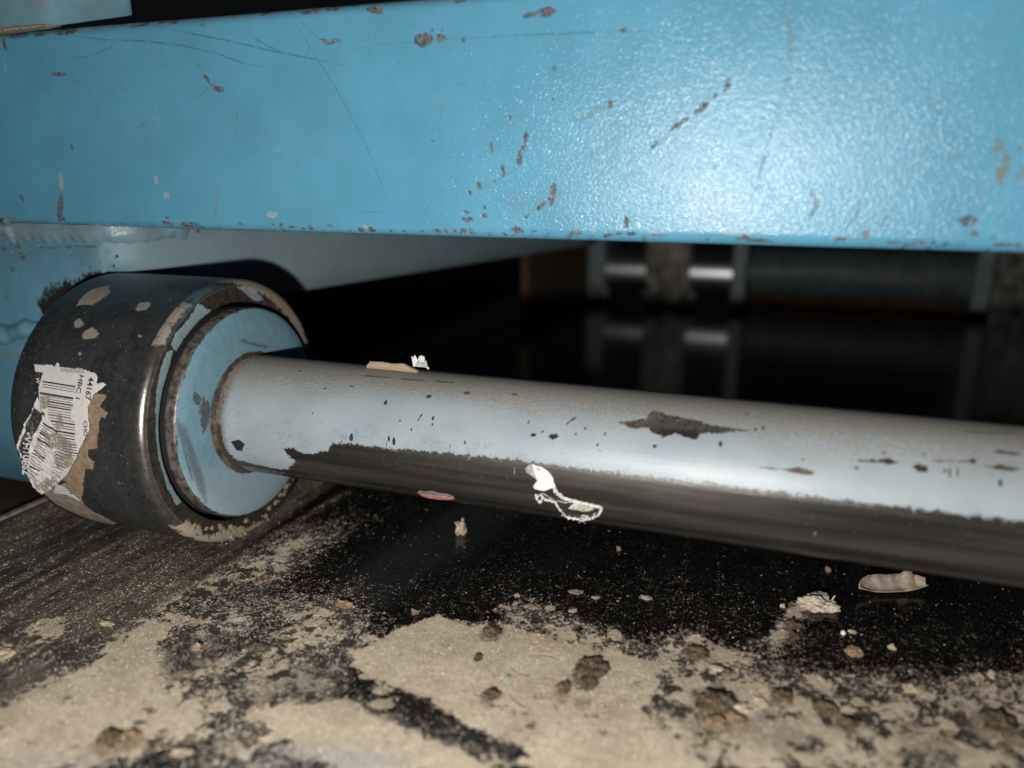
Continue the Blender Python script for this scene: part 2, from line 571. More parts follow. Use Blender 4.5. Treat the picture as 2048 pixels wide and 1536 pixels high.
for c_, r1, r2, v_ in (((985, 1265), 22, 16, .8), ((690, 1212), 24, 8, .8), ((520, 1297), 18, 9, .7), ((1395, 1310), 30, 14, .6), ((1585, 1262), 14, 22, .8),
                       ((1180, 1340), 34, 30, .9), ((1430, 1415), 42, 40, .7), ((980, 1393), 16, 12, .8), ((235, 1480), 50, 18, .8), ((1120, 1385), 20, 16, .6),
                       ((1690, 1450), 25, 18, .6), ((1560, 1395), 24, 18, .7), ((2000, 1460), 45, 40, .7), ((1165, 1405), 18, 12, .7), ((1860, 1490), 60, 25, .5)):
    fc.blob('brown', fp(*c_), r1 * fmm(*c_), r2 * fmm(*c_) * 2.0, 0, v_, 1.2, 1.0)
fc.L['cover'] = np.maximum(fc.L['cover'], fc.L['brown'] * 0.55 * sstep(0.42, 0.6, fine))
fc.blob('blue', fp(640, 1520), 20, 4, 0.3, 0.6, 2, 3)
fc.blob('blue', fp(120, 1530), 14, 3, 0.3, 0.5, 2, 3)
im_floor = fc.image('floor_wear', 'cover', 'brown', 'blue', 'film')

def floor_material():
    m = Mat('black_floor_with_dust')
    _, cov, br, bl, film = m.img(im_floor, 'CLIP')
    n_f = m.noise(2300, 4, 0.75)
    n_m = m.noise(420, 5, 0.65)
    n_b = m.noise(60, 4, 0.6)
    speck = m.ramp(m.voro(2300), 0.12, 0.24, 1, 0)
    sp2 = m.math('MULTIPLY', speck, m.ramp(m.noise(240, 4, .7), 0.42, 0.60))
    dustc = m.mix(m.ramp(m.math('ADD', m.math('MULTIPLY', n_m, .5), m.math('MULTIPLY', m.noise(95, 5, .65), .5)), 0.34, 0.66), lin(196, 178, 153), lin(236, 219, 194)) if True else m.mix(m.ramp(n_m, 0.3, 0.7), lin(182, 164, 141), lin(226, 208, 182))
    dustc = m.mix(m.ramp(n_f, 0.35, 0.72), m.mix(m.ramp(m.noise(110, 5, .7), .4, .75, .05, .4), dustc, lin(112, 98, 82)), dustc)
    dustc = m.mix(m.math('MULTIPLY', bl, 0.75), dustc, lin(150, 160, 172))
    dustc = m.mix(m.math('MULTIPLY', br, m.ramp(n_m, 0.25, 0.6)), dustc, lin(92, 72, 50))
    blackc = m.mix(m.ramp(n_b, 0.3, 0.7), lin(15, 14, 14), lin(26, 25, 24))
    blackc = m.mix(m.math('MULTIPLY', br, 0.6), blackc, lin(62, 47, 37))
    fl = m.math('MULTIPLY', film, m.ramp(m.noise(150, 5, .7), 0.25, 0.6, .35, 1))
    blackc = m.mix(m.math('MULTIPLY', fl, .62), blackc, lin(98, 89, 79))
    grit = m.math('MAXIMUM', cov, m.math('MULTIPLY', sp2, m.mixf(film, .12, .6)))
    col = m.mix(grit, blackc, dustc)
    rough = m.mixf(grit, m.mixf(m.ramp(film, 0, .3), m.mixf(m.ramp(n_m, 0.3, 0.7), 0.07, 0.14), 0.62), 0.9)
    h = m.math('ADD', m.math('MULTIPLY', grit, 0.8), m.math('MULTIPLY', m.math('MULTIPLY', n_f, grit), 0.9))
    nrm = m.bump(h, 0.9, 0.0007)
    return m.out(col, rough, 0.0, nrm, m.mixf(m.math('MAXIMUM', grit, fl), 0.5, 0.15))
fm = floor_material()
nx, ny = 2, 2
V = [(-0.266, -0.6, 0), (2.5, -0.6, 0), (2.5, 4.0, 0), (-0.266, 4.0, 0)]
uvf = lambda p: ((p[0] * 1000 - fc.u0) / (fc.u1 - fc.u0), (p[1] * 1000 - fc.v0) / (fc.v1 - fc.v0))
floor = link_mesh('floor', V + [(p[0], p[1], -0.006) for p in V],
                  [(0, 1, 2, 3), (4, 0, 3, 7), (4, 5, 1, 0)], fm, None, [uvf(p) for p in V + V])
tag(floor, kind='structure')
brownfloor = plain('dark_brown_boards', lin(44, 33, 27), lin(66, 50, 40), 0.75, 0, 90, 0.3, 0.0006, vec=(6, 1, 1))
lower = link_mesh('lower_floor', [(-2.5, -0.6, -0.005), (-0.266, -0.6, -0.005), (-0.266, 4.0, -0.005), (-2.5, 4.0, -0.005)], [(0, 1, 2, 3)], brownfloor)
tag(lower, kind='structure')
edge_m = plain('worn_grey_edge', lin(120, 112, 102), lin(160, 152, 140), 0.6, 0, 300, 0.5, 0.0004)
trim = box('floor_edge_strip', -0.2685, -0.2655, -0.5, 0.55, -0.004, 0.0006, edge_m, None, 0.0004)
tag(trim, kind='structure')
seam_m = plain('dull_seam', lin(70, 66, 60), lin(100, 96, 88), 0.6, 0, 300, 0.5, 0.0004)
s0, s1 = on_floor(930, 690), on_floor(1042, 638)
dirv = (s1 - s0) / np.linalg.norm(s1 - s0)
nrmv = np.array([-dirv[1], dirv[0], 0]) * 0.0012
seam = link_mesh('floor_seam', [s0 - nrmv + (0, 0, .0005), s0 + nrmv + (0, 0, .0005), s1 + nrmv + (0, 0, .0005), s1 - nrmv + (0, 0, .0005)], [(0, 1, 2, 3)], seam_m)
tag(seam, kind='structure')

# loose grains of dust: real grit lying in the drifts
def grains(name, n, sizes, power, mat, seed, zmax=1.0):
    rg = np.random.default_rng(seed)
    pr = (np.clip(fc.L['cover'][::3, ::3], 0, 1) ** power + 0.007).astype(np.float64)
    yy_, xx_ = np.mgrid[0:pr.shape[0], 0:pr.shape[1]]
    X_ = fc.u0 + xx_ * fc.res * 3
    Y_ = fc.v0 + yy_ * fc.res * 3
    pr = pr * ((X_ > -262) & (Y_ < 340)) * ((((Y_ - TY * 1000) / 4) ** 2 > 1) | (X_ > -170))
    idx = rg.choice(pr.size, n, p=(pr / pr.sum()).ravel())
    x = (X_.ravel()[idx] + rg.random(n) * fc.res * 3) / 1000
    y = (Y_.ravel()[idx] + rg.random(n) * fc.res * 3) / 1000
    s = sizes[0] + (sizes[1] - sizes[0]) * rg.random(n) ** 4
    octa = np.array([(1, 0, 0), (0, 1, 0), (-1, 0, 0), (0, -1, 0), (0, 0, 1), (0, 0, -.5)], float)
    tri = np.array([(0, 1, 4), (1, 2, 4), (2, 3, 4), (3, 0, 4), (1, 0, 5), (2, 1, 5), (3, 2, 5), (0, 3, 5)])
    a = rg.random(n) * 6.283
    P = octa[None] * (0.6 + 0.8 * rg.random((n, 6, 1)))
    P[:, :, 2] *= 0.55
    ca, sa = np.cos(a)[:, None], np.sin(a)[:, None]
    Q = np.empty_like(P)
    Q[:, :, 0] = P[:, :, 0] * ca - P[:, :, 1] * sa
    Q[:, :, 1] = P[:, :, 0] * sa + P[:, :, 1] * ca
    Q[:, :, 2] = P[:, :, 2]
    Q *= s[:, None, None] / 1000
    Q[:, :, 0] += x[:, None]
    Q[:, :, 1] += y[:, None]
    Q[:, :, 2] += s[:, None] / 1000 * 0.2
    Fc = (tri[None] + (np.arange(n) * 6)[:, None, None]).reshape(-1, 3)
    me = bpy.data.meshes.new(name)
    me.vertices.add(n * 6)
    me.vertices.foreach_set('co', Q.reshape(-1).astype(np.float32))
    me.loops.add(Fc.size)
    me.loops.foreach_set('vertex_index', Fc.ravel().astype(np.int32))
    me.polygons.add(len(Fc))
    me.polygons.foreach_set('loop_start', np.arange(0, Fc.size, 3, dtype=np.int32))
    me.update(calc_edges=True)
    me.validate()
    me.materials.append(mat)
    o = bpy.data.objects.new(name, me)
    COL.objects.link(o)
    tag(o, kind='stuff')
    return o
gm = Mat('grit')
gn = gm.noise(900, 2, 0.5)
gmat = gm.out(gm.mix(gm.ramp(gn, 0.35, 0.65), lin(140, 124, 102), lin(232, 216, 192)), 0.7, 0, None, 0.4)
g1 = grains('dust_grains', 85000, (0.05, 0.30), 1.0, gmat, 4)
g1['label'] = 'fine tan grit scattered over the black floor in drifts'
g1['category'] = 'grit'

# ================================================================== BEAM
bc = Canvas(-330, 330, 104, 174, 0.10, 21, 1.1)
bp_ = lambda q: tuple((on_y(q[0], q[1], BY)[[0, 2]] * 1000))
bmm = lambda px, py: float(np.linalg.norm(on_y(px - 1, py) - on_y(px + 1, py))) * 500
def bs(k, pts, wpx, val=1.0, jag=0.25, soft=0.08, taper=True):
    wpx_ = wpx * bmm(*pts[0])
    bc.stroke(k, [bp_(q) for q in pts], wpx_, val, min(jag, 0.5 * wpx_ + .02), soft, taper)
def bb(k, px, py, rx, ry, ang=0, val=1.0, jag=0.35, soft=0.08):
    s_ = bmm(px, py)
    bc.blob(k, bp_((px, py)), rx * s_, ry * s_, -math.radians(ang), val, jag, soft)
# thin scratches
for pts, wd, v_ in (
    ([(155, 72), (220, 82), (290, 83), (370, 92), (440, 108), (500, 130), (540, 138)], 2.6, .9),
    ([(250, 78), (230, 97), (190, 113), (150, 119)], 2.2, .7), ([(75, 115), (85, 123), (100, 127)], 2.2, .7),
    ([(325, 55), (400, 71), (470, 84), (540, 101), (600, 113), (640, 121), (695, 131)], 2.6, .9),
    ([(515, 77), (545, 95), (570, 104)], 2.8, .9), ([(592, 38), (615, 75), (640, 118), (670, 165), (700, 220), (725, 270), (745, 315), (775, 395)], 2.2, .75),
    ([(605, 42), (640, 75)], 2, .7), ([(398, 125), (412, 143)], 2.2, .8), ([(758, 89), (840, 87), (870, 80), (940, 78), (1050, 72), (1150, 68), (1310, 61)], 2.6, .85),
    ([(1140, 71), (1330, 60)], 2, .5), ([(690, 80), (680, 110)], 3, .5), ([(625, 95), (615, 130)], 3, .4), ([(660, 95), (655, 115)], 2.5, .5),
    ([(282, 262), (290, 250), (310, 236)], 2.2, .6), ([(400, 200), (425, 172)], 2, .5), ([(745, 45), (742, 90), (748, 120)], 3, .35),
    ([(680, 428), (735, 424), (770, 424)], 2, .5), ([(800, 130), (803, 122)], 2.5, .6), ([(820, 55), (850, 52)], 2, .4), ([(700, 40), (690, 70)], 2, .4),
    ([(970, 375), (1030, 340), (1090, 290)], 2.2, .4), ([(480, 220), (478, 245)], 3.5, .5), ([(560, 320), (585, 260), (640, 200)], 1.8, .25),
    ([(900, 310), (910, 250), (940, 180)], 1.8, .25), ([(640, 240), (660, 210)], 2, .3)):
    bs('scr', pts, wd, v_, 0.06, 0.09)
# smears
for pts, wd, v_ in (
    ([(440, 372), (436, 405), (428, 440)], 6, .5), ([(1570, -10), (1577, 40), (1581, 100), (1578, 150), (1560, 210), (1540, 275), (1525, 330), (1510, 380)], 7, .6),
    ([(1215, 212), (1175, 235), (1140, 242)], 10, .6), ([(886, 200), (885, 235)], 8, .55), ([(145, 160), (180, 172), (190, 195)], 5, .5),
    ([(981, 250), (981, 266)], 6, .6), ([(285, 200), (292, 250), (298, 310)], 5, .2), ([(1570, 0), (1574, 30)], 8, .8), ([(1581, 60), (1582, 85)], 8, .6),
    ([(1992, 280), (2006, 320), (2000, 372)], 24, .95), ([(1905, 295), (1915, 325)], 16, .45), ([(2045, 330), (2042, 360)], 20, .7),
    ([(1622, 380), (1634, 412), (1618, 440)], 8, .8), ([(1775, 430), (1763, 458)], 10, .8), ([(1725, 455), (1735, 478)], 15, .85), ([(1718, 400), (1715, 430), (1690, 457)], 4, .7),
    ([(2008, 420), (1985, 458)], 5, .6), ([(1790, 350), (1800, 365), (1775, 365)], 4, .35), ([(1430, 325), (1432, 345)], 8, .3),
    ([(1665, 195), (1668, 215)], 12, .3), ([(1750, 5), (1760, 3)], 10, .6), ([(1880, 30), (1885, 40)], 12, .3),
    ([(1335, 268), (1305, 300)], 6, .6), ([(1165, 360), (1055, 430)], 5, .4), ([(1915, 380), (1905, 420)], 8, .3), ([(930, 385), (985, 362)], 6, .4)):
    bs('smr', pts, wd * 1.15, v_, 0.35, 0.22)
bb('smr', 472, 258, 7, 8, 0, .6, .2, .2)
bb('smr', 47, 190, 5, 9, 0, .5); bb('smr', 328, 113, 4, 6, 0, .5); bb('smr', 357, 234, 4, 5, 0, .4); bb('smr', 405, 215, 6, 8, 0, .35)
# chips through to the primer and rust
for pts, wd in (
    ([(18, 78), (20, 92), (24, 102)], 8), ([(25, 73), (45, 72), (65, 70)], 6), ([(78, 70), (97, 68)], 7), ([(118, 65), (140, 64), (162, 62)], 10), ([(345, 45), (362, 43)], 7),
    ([(282, 51), (305, 49)], 5), ([(320, 47), (335, 45)], 4), ([(525, 29), (545, 22)], 7), ([(608, 26), (645, 22)], 9), ([(655, 19), (686, 13)], 12), ([(1053, 35), (1078, 31)], 8), ([(1080, 27), (1113, 26)], 16),
    ([(648, 80), (662, 87), (685, 82)], 6), ([(413, 148), (425, 166)], 6), ([(431, 172), (440, 179), (453, 180)], 8), ([(112, 150), (125, 148), (140, 150)], 5),
    ([(124, 385), (121, 412), (118, 442)], 11), ([(42, 388), (48, 402)], 6), ([(1055, 262), (1053, 290), (1040, 308)], 8), ([(1040, 303), (1041, 330)], 11), ([(984, 284), (986, 305)], 5),
    ([(1109, 366), (1106, 390), (1102, 412)], 11), ([(1090, 405), (1075, 418)], 8), ([(1058, 428), (1050, 436)], 5), ([(1461, 160), (1450, 186)], 10), ([(1437, 188), (1428, 196)], 7),
    ([(1414, 208), (1392, 226)], 12), ([(1378, 236), (1340, 262)], 8), ([(1316, 282), (1305, 296)], 5), ([(1470, 477), (1545, 485)], 7), ([(1485, 470), (1498, 480)], 6), ([(1775, 484), (1800, 486)], 7), ([(1985, 490), (2048, 492)], 9),
    ([(120, 152), (140, 150)], 3), ([(360, 450), (392, 449)], 8), ([(322, 445), (342, 448)], 7), ([(1300, 470), (1330, 471)], 4), ([(1668, 479), (1692, 479)], 8),
    ([(2035, 294), (2040, 300)], 7)):
    bs('chip', pts, wd, 1, 0.4)
for a in ((757, 23, 18, 6, 12), (712, 10, 7, 3), (925, 3, 12, 5), (853, 82, 18, 12), (887, 78, 7, 8), (932, 80, 4, 5), (1249, 63, 6, 5), (1112, 138, 4, 4), (870, 62, 2.5, 2), (890, 62, 2.5, 2),
          (147, 295, 3.5, 4), (480, 448, 6, 3), (545, 449, 3, 2), (620, 456, 4, 5), (582, 455, 6, 2.5), (1007, 335, 3.5, 6), (1009, 350, 3, 5), (959, 373, 5, 7.5), (940, 385, 4, 5), (990, 362, 2.2, 4),
          (931, 424, 8, 4), (935, 439, 11, 5), (969, 415, 3.5, 3.5), (970, 431, 4, 4), (1222, 210, 5, 7), (1253, 445, 6, 11), (721, 460, 6, 5), (741, 460, 7, 5), (780, 462, 3, 3), (845, 462, 2, 2),
          (874, 462, 7, 3), (890, 460, 3, 3), (908, 462, 5, 2), (926, 461, 7, 4), (942, 464, 5, 6), (978, 469, 6, 4), (1007, 470, 5, 4), (1035, 461, 13, 7), (1068, 463, 6, 3), (1150, 466, 12, 6), (1212, 472, 11, 4, -15),
          (1236, 468, 7, 4), (1262, 468, 8, 3), (1287, 480, 3, 4), (1838, 486, 14, 5), (1868, 487, 4, 4), (1895, 488, 8, 3), (1936, 443, 18, 13), (1948, 467, 11, 9), (1985, 478, 6, 6), (868, 282, 2, 2), (1022, 235, 3, 4),
          (125, 438, 5, 4), (98, 40, 7, 9), (415, 52, 4, 4), (1108, 200, 3, 4), (275, 52, 6, 4), (300, 47, 5, 4), (335, 435, 3, 2), (710, 476, 6, 3), (660, 452, 5, 2.5), (560, 449, 5, 3)):
    bb('chip', *a[:4], a[4] if len(a) > 4 else 0)
bs('chip', [(0, 445), (10, 462), (4, 480)], 9, .8)
bs('smr', [(-10, 432), (30, 440), (60, 452)], 8, .7)
bs('dust', [(124, 345), (126, 380)], 8, .9)
bs('dust', [(20, 125), (21, 143)], 5, .6)
for a in ((315, 360, 5, 7), (335, 390, 6, 6), (545, 430, 10, 6), (1185, 460, 5, 5), (730, 455, 6, 4), (1480, 468, 30, 3), (1310, 465, 20, 3), (1670, 475, 12, 3)):
    bb('dust', *a, 0, .8)
nb = fbm(bc.h, bc.w, 14, 91, 4, .7)
zz = (bc.v0 + (np.arange(bc.h) + .5) * bc.res)[:, None]
edge_top = sstep(BZ1 * 1000 - 3.2, BZ1 * 1000 - 0.5, zz)
bc.L['smr'] = np.maximum(bc.layer('smr'), (edge_top * sstep(.36, .6, nb) * 0.9).astype(np.float32))
lowz = sstep(BZ0 * 1000 + 2.6, BZ0 * 1000 + 1.2, zz)
bc.L['chip'] = np.maximum(bc.L['chip'], (lowz * sstep(.66, .70, nb) * 0.95).astype(np.float32))
bc.L['smr'] = np.maximum(bc.L['smr'], (sstep(.70, .82, fbm(bc.h, bc.w, 60, 95, 4, .6)) * .25).astype(np.float32))
brk_ = fbm(bc.h, bc.w, 7, 97, 3, .9)
bc.L['chip'] = (bc.L['chip'] * (.25 + .75 * sstep(.36, .46, brk_))).astype(np.float32)
brk2 = fbm(bc.h, bc.w, 30, 98, 4, .8)
bc.L['smr'] = (bc.L['smr'] * (.15 + .85 * sstep(.40, .56, brk2))).astype(np.float32)
bc.L['scr'] = (bc.L['scr'] * (.35 + .65 * sstep(.40, .52, brk2))).astype(np.float32)
bc.L['dust'] = np.maximum(bc.L['dust'], (sstep(.70, .9, fbm(bc.h, bc.w, (60, 40), 99, 5, .7)) * .3).astype(np.float32))
im_beam = bc.image('beam_wear', 'chip', 'scr', 'smr', 1 - .9 * bc.L['dust'])

def blue_paint(name, im=None, tint=lin(88, 153, 180), dirt=0.0, grain=1.0):
    m = Mat(name)
    n1 = m.noise(950, 3, 0.55)
    n2 = m.noise(45, 4, 0.6)
    n3 = m.noise(2600, 3, 0.7)
    t2 = tuple(c * 0.88 for c in tint[:3]) + (1,)
    col = m.mix(m.ramp(n2, 0.3, 0.7), t2, tint)
    pits = m.ramp(m.noise(1500, 2, 0.5), 0.70, 0.78)
    col = m.mix(m.math('MULTIPLY', pits, 0.35), col, lin(60, 95, 105))
    rough = m.mixf(m.ramp(n2, 0.35, 0.65), 0.36, 0.42)
    m_c = 0.62
    coatn = m.bump(m.noise(1400, 2, 0.5), m_c * grain, 0.0004)
    nrm = m.bump(n1, 0.16 * grain, 0.0004)
    nrm = m.bump(n3, 0.10, 0.0002, nrm)
    if im is not None:
        _, ch, scr, smr, dst = m.img(im)
        dst = m.math('SUBTRACT', 1.0, dst)
        col = m.mix(m.math('MULTIPLY', dst, m.ramp(n3, .3, .6, .4, .9)), col, lin(164, 166, 160))
        col = m.mix(m.math('MULTIPLY', smr, m.ramp(n3, 0.25, 0.6, 0.45, 0.95)), col, lin(112, 112, 98))
        col = m.mix(m.math('MULTIPLY', scr, 0.48), col, lin(44, 84, 88))
        rust = m.mix(m.ramp(m.noise(900, 4, 0.7), 0.4, 0.62), lin(72, 66, 64), lin(116, 108, 105))
        col = m.mix(ch, col, rust)
        rough = m.mixf(m.math('MAXIMUM', ch, m.math('MULTIPLY', smr, 0.8)), rough, 0.75)
        nrm = m.bump(m.math('SUBTRACT', 1.0, m.math('MAXIMUM', ch, m.math('MULTIPLY', scr, 0.3))), 0.6, 0.00025, nrm)
    if dirt:
        d = m.math('MULTIPLY', m.ramp(m.noise(120, 5, 0.7), 0.45, 0.75), dirt)
        col = m.mix(d, col, lin(116, 92, 70))
        rough = m.mixf(d, rough, 0.85)
    m.b.inputs['Coat Roughness'].default_value = .19
    m.link(coatn, m.b.inputs['Coat Normal'])
    ct = m.math('MULTIPLY', m.math('SUBTRACT', .58, m.math('MULTIPLY', m.math('MAXIMUM', ch, m.math('MAXIMUM', smr, dst)), .58)), m.ramp(m.noise(38, 5, .7), .3, .65, .65, 1)) if im is not None else .35
    return m.out(col, rough, 0.0, nrm, 0.22, ct)
beam_mat = blue_paint('worn_blue_enamel', im_beam)
beam = empty('steel_beam', (0.0, BY, BZ0), 'long chipped blue steel beam running across above the tube and roller', 'beam')
def rounded_profile(y0, y1, z0, z1, r, n=7):
    P = []
    for cy_, cz_, a0 in ((y0 + r, z0 + r, math.pi), (y1 - r, z0 + r, 1.5 * math.pi), (y1 - r, z1 - r, 0), (y0 + r, z1 - r, .5 * math.pi)):
        for k in range(n + 1):
            a = a0 + .5 * math.pi * k / n
            P.append((cy_ + r * math.cos(a), cz_ + r * math.sin(a)))
    return P
prof = rounded_profile(BY, BY + 0.034, BZ0, BZ1, 0.0034)
LEAN = 0.035                                      # the beam leans a little towards the viewer
rows = [[(x, y - (z - BZ0) * LEAN, z) for y, z in prof] for x in np.linspace(-0.6, 0.45, 22)]
uvb = lambda p: ((p[0] * 1000 - bc.u0) / (bc.u1 - bc.u0), (p[2] * 1000 - bc.v0) / (bc.v1 - bc.v0))
strip_mesh('box_section', rows, beam_mat, beam, uvb, True, True, True)

# bent plate welded under the beam: front piece, rounded corner, web running back
plate_c = Canvas(-420, -150, 0, 112, 0.2, 41)
PY = 0.2055
# path of the plate in plan
path = [(-0.46, PY)]
path += [(x, PY) for x in np.linspace(-0.40, -0.232, 60)]
k0, dirx, diry = (-0.232, PY), 0.2375, 0.9714
ang1 = math.atan2(diry, dirx)
rb = 0.016
for k in range(1, 15):
    a = ang1 * k / 14
    path.append((k0[0] + rb * math.sin(a), k0[1] + rb * (1 - math.cos(a))))
e = path[-1]
path += [(e[0] + dirx * t, e[1] + diry * t) for t in np.concatenate([np.linspace(0.002, 0.06, 34), np.linspace(0.065, 0.36, 16)])]
rows = []
for x, y in path:
    bot = 0.0022 if x < -0.2285 else 0.1245 - 0.0500
    rr = 0.0457 + 0.0015 * min(1, max(0, (y - PY) / 0.028))
    if x >= -0.2285 and abs(y - TY) < rr:
        bot = max(bot, TZ + math.sqrt(rr * rr - (y - TY) ** 2))
    top = BZ0 + 0.0015
    rows.append([(x, y, top), (x, y, bot + (top - bot) * .66), (x, y, bot + (top - bot) * .33), (x, y, bot)])
pp = lambda q: tuple(on_y(q[0], q[1], PY)[[0, 2]] * 1000)
plate_c.n1 *= 1.6
plate_c.poly('grease', [pp(q) for q in ((66, 668), (84, 632), (78, 606), (96, 585), (135, 566), (180, 552), (250, 541), (330, 545), (330, 640), (60, 760))], 1, 1.6, .5)
plate_c.poly('grease', [pp(q) for q in ((80, 600), (92, 578), (120, 568), (128, 590), (100, 612))], .8, 1.6, .5)
plate_c.stroke('grease', [pp(q) for q in ((60, 494), (105, 497), (150, 493), (200, 495), (245, 497))], .35, .55, .35, .35)  # thin dark line along the toe of the weld, marking its edge
plate_c.stroke('smear', [pp(q) for q in ((-40, 500), (40, 505), (120, 508), (200, 506), (260, 506))], 2.5, .35, 1.2, 1.2)
for q, r1, r2 in (((38, 498), 5, 14), ((45, 515), 9, 5), ((8, 498), 6, 5), ((12, 595), 3, 6), ((240, 518), 9, 4), ((180, 535), 3, 3), ((130, 510), 3, 2)):
    plate_c.blob('rust', pp(q), r1 * .16, r2 * .16, 0, .9, .5, .2)
plate_c.stroke('smear', [pp(q) for q in ((-60, 705), (0, 710), (60, 712))], 1.6, .8, .8, .4)
plate_c.stroke('grease', [pp(q) for q in ((20, 672), (60, 666), (84, 655))], .5, .7, .3, .2)
im_plate = plate_c.image('plate_wear', 'grease', 'rust', 'smear')
def plate_material():
    m = Mat('dusty_blue_plate')
    n2 = m.noise(60, 5, 0.65)
    n1 = m.noise(600, 3, 0.6)
    # the web is painted in a flatter greyish blue, the front piece in the beam's blue
    sep = m.t.nodes.new('ShaderNodeSeparateXYZ')
    m.link(m.co, sep.inputs[0])
    front = m.ramp(sep.outputs[0], -0.246, -0.206, 1, 0)
    blue = m.mix(m.ramp(n2, .3, .7), lin(88, 138, 158), lin(98, 152, 172))
    grey = m.mix(m.ramp(n2, .2, .8), lin(120, 139, 145), lin(132, 150, 156))
    col = m.mix(front, grey, blue)
    rust = m.ramp(m.noise(150, 6, 0.75), 0.60, 0.68)
    col = m.mix(m.math('MULTIPLY', rust, m.math('MULTIPLY', front, 0.8)), col, lin(110, 78, 56))
    # black grease caked against the roller, and the dark line at the weld toe
    _, gr, ru, sm, _ = m.img(im_plate)
    col = m.mix(m.math('MULTIPLY', sm, .5), col, lin(128, 116, 104))
    col = m.mix(m.math('MULTIPLY', ru, .85), col, lin(98, 66, 46))
    col = m.mix(gr, col, lin(34, 29, 24))
    nrm = m.bump(n1, 0.35, 0.0004)
    nrm = m.bump(m.math('ADD', n2, m.math('MULTIPLY', gr, m.noise(700, 4))), 0.5, 0.0008, nrm)
    return m.out(col, m.mixf(gr, 0.58, 0.85), 0, nrm, 0.3)
plate_mat = plate_material()
pl = strip_mesh('gusset_plate', rows, plate_mat, beam, lambda p: ((p[0] * 1000 - plate_c.u0) / (plate_c.u1 - plate_c.u0), (p[2] * 1000 - plate_c.v0) / (plate_c.v1 - plate_c.v0)) if p[0] < -.2285 else (.999, .999), True)
md = pl.modifiers.new('thickness', 'SOLIDIFY')
md.thickness = 0.004
md.offset = 1

# weld beads: lumpy rows of ripples
def weld(name, pts, r, mat, parent, seed=1, ripple=0.0016):
    from mathutils import noise as mn
    P = [Vector(p) for p in pts]
    # resample
    L = [0]
    for i in range(1, len(P)):
        L.append(L[-1] + (P[i] - P[i - 1]).length)
    n = max(int(L[-1] / 0.0005), 6)
    rows = []
    for k in range(n + 1):
        s_ = L[-1] * k / n
        i = max(j for j in range(len(L)) if L[j] <= s_ + 1e-9)
        i = min(i, len(P) - 2)
        t = (s_ - L[i]) / (L[i + 1] - L[i])
        c = P[i].lerp(P[i + 1], t)
        d = (P[i + 1] - P[i]).normalized()
        a = d.orthogonal().normalized()
        b = d.cross(a)
        rr = r * (1 + 0.035 * math.sin(s_ / ripple * 6.283) + 0.4 * mn.noise(Vector((s_ * 110, seed * 9.1, 0))))
        rr *= min(1, 0.35 + 6 * min(k, n - k) / n)
        c = c + b * (0.25 * r * mn.noise(Vector((s_ * 120, seed * 3.3, 5))))
        rows.append([tuple(c + a * rr * math.cos(q) + b * rr * math.sin(q)) for q in np.linspace(0, 2 * math.pi, 14, endpoint=False)])
    return strip_mesh(name, rows, mat, parent, None, True, True, True)
weld_mat = blue_paint('painted_weld', None, lin(118, 146, 156), 0.5, 0.9)
bead_mat = blue_paint('painted_bead', None, lin(98, 148, 168), 0.3, 0.8)
def fillet(name, pts, mat, parent, seed=2):
    """a broad, flat fillet lying in the corner between beam and plate, its toe scalloped"""
    rows = []
    n = len(pts)
    L = 0.0
    for i in range(n):
        a_, b_ = np.array(pts[max(i - 1, 0)]), np.array(pts[min(i + 1, n - 1)])
        t_ = (b_ - a_) / (np.linalg.norm(b_ - a_) + 1e-9)
        nn = np.array([t_[1], -t_[0]])
        if i:
            L += float(np.linalg.norm(np.array(pts[i]) - np.array(pts[i - 1])))
        end = min(1, (n - 1 - i) / 10)
        end = math.sqrt(max(end, 0.02))
        h = (.0068 + .0022 * mnoise_.noise(Vector((L * 85, seed, 0))) + .0003 * math.sin(L * 1300)) * end
        bu = (.0019 + .0009 * mnoise_.noise(Vector((L * 110, seed, 4)))) * end
        row = []
        for k in range(9):
            q = k / 8
            off = bu * (1 - q ** 3) * (.75 + .25 * math.sin(math.pi * q)) * (1 + .25 * mnoise_.noise(Vector((L * 140, q * 3, 8)))) + (.0001 if k < 8 else -.0004)
            row.append((pts[i][0] + nn[0] * off, pts[i][1] + nn[1] * off, BZ0 + .0006 - h * q))
        rows.append(row)
    return strip_mesh(name, rows, mat, parent, None, True)
from mathutils import noise as mnoise_
fpts = []
for i in range(len(path) - 1):
    for t in np.linspace(0, 1, 8, endpoint=False):
        p_ = (path[i][0] * (1 - t) + path[i + 1][0] * t, path[i][1] * (1 - t) + path[i + 1][1] * t)
        d_ = np.array([p_[0], p_[1], BZ0]) - CAM
        pxx = CX + F * (d_ @ RIGHT) / (d_ @ FWD)
        if p_[0] > -.34 and pxx < 378:
            fpts.append(p_)
fillet('weld_bead', fpts, weld_mat, beam)
q0, q1, q2 = (on_y(a_, b_, PY - .0006) for a_, b_ in ((-120, 655), (0, 672), (86, 652)))
weld('weld_bead', [q0, q1, q2], 0.0033, bead_mat, beam, 5, .006)
weld('weld_bead', [on_y(-40, 470, PY - .001), on_y(14, 450, PY - .0025), on_y(30, 486, PY - .001)], 0.0026, weld_mat, beam, 8)
for px, py in ((40, 502), (24, 504), (78, 491), (142, 504), (173, 536), (144, 549), (158, 488), (207, 470), (232, 516), (226, 535), (198, 494), (64, 498), (370, 489)):
    P = on_y(px, py, PY)
    lump('weld_spatter', (0, 0, 0), .0005, .0005, .0005, weld_mat, px, .15, 2, beam, False).location = (P[0], PY - .0002, P[2])

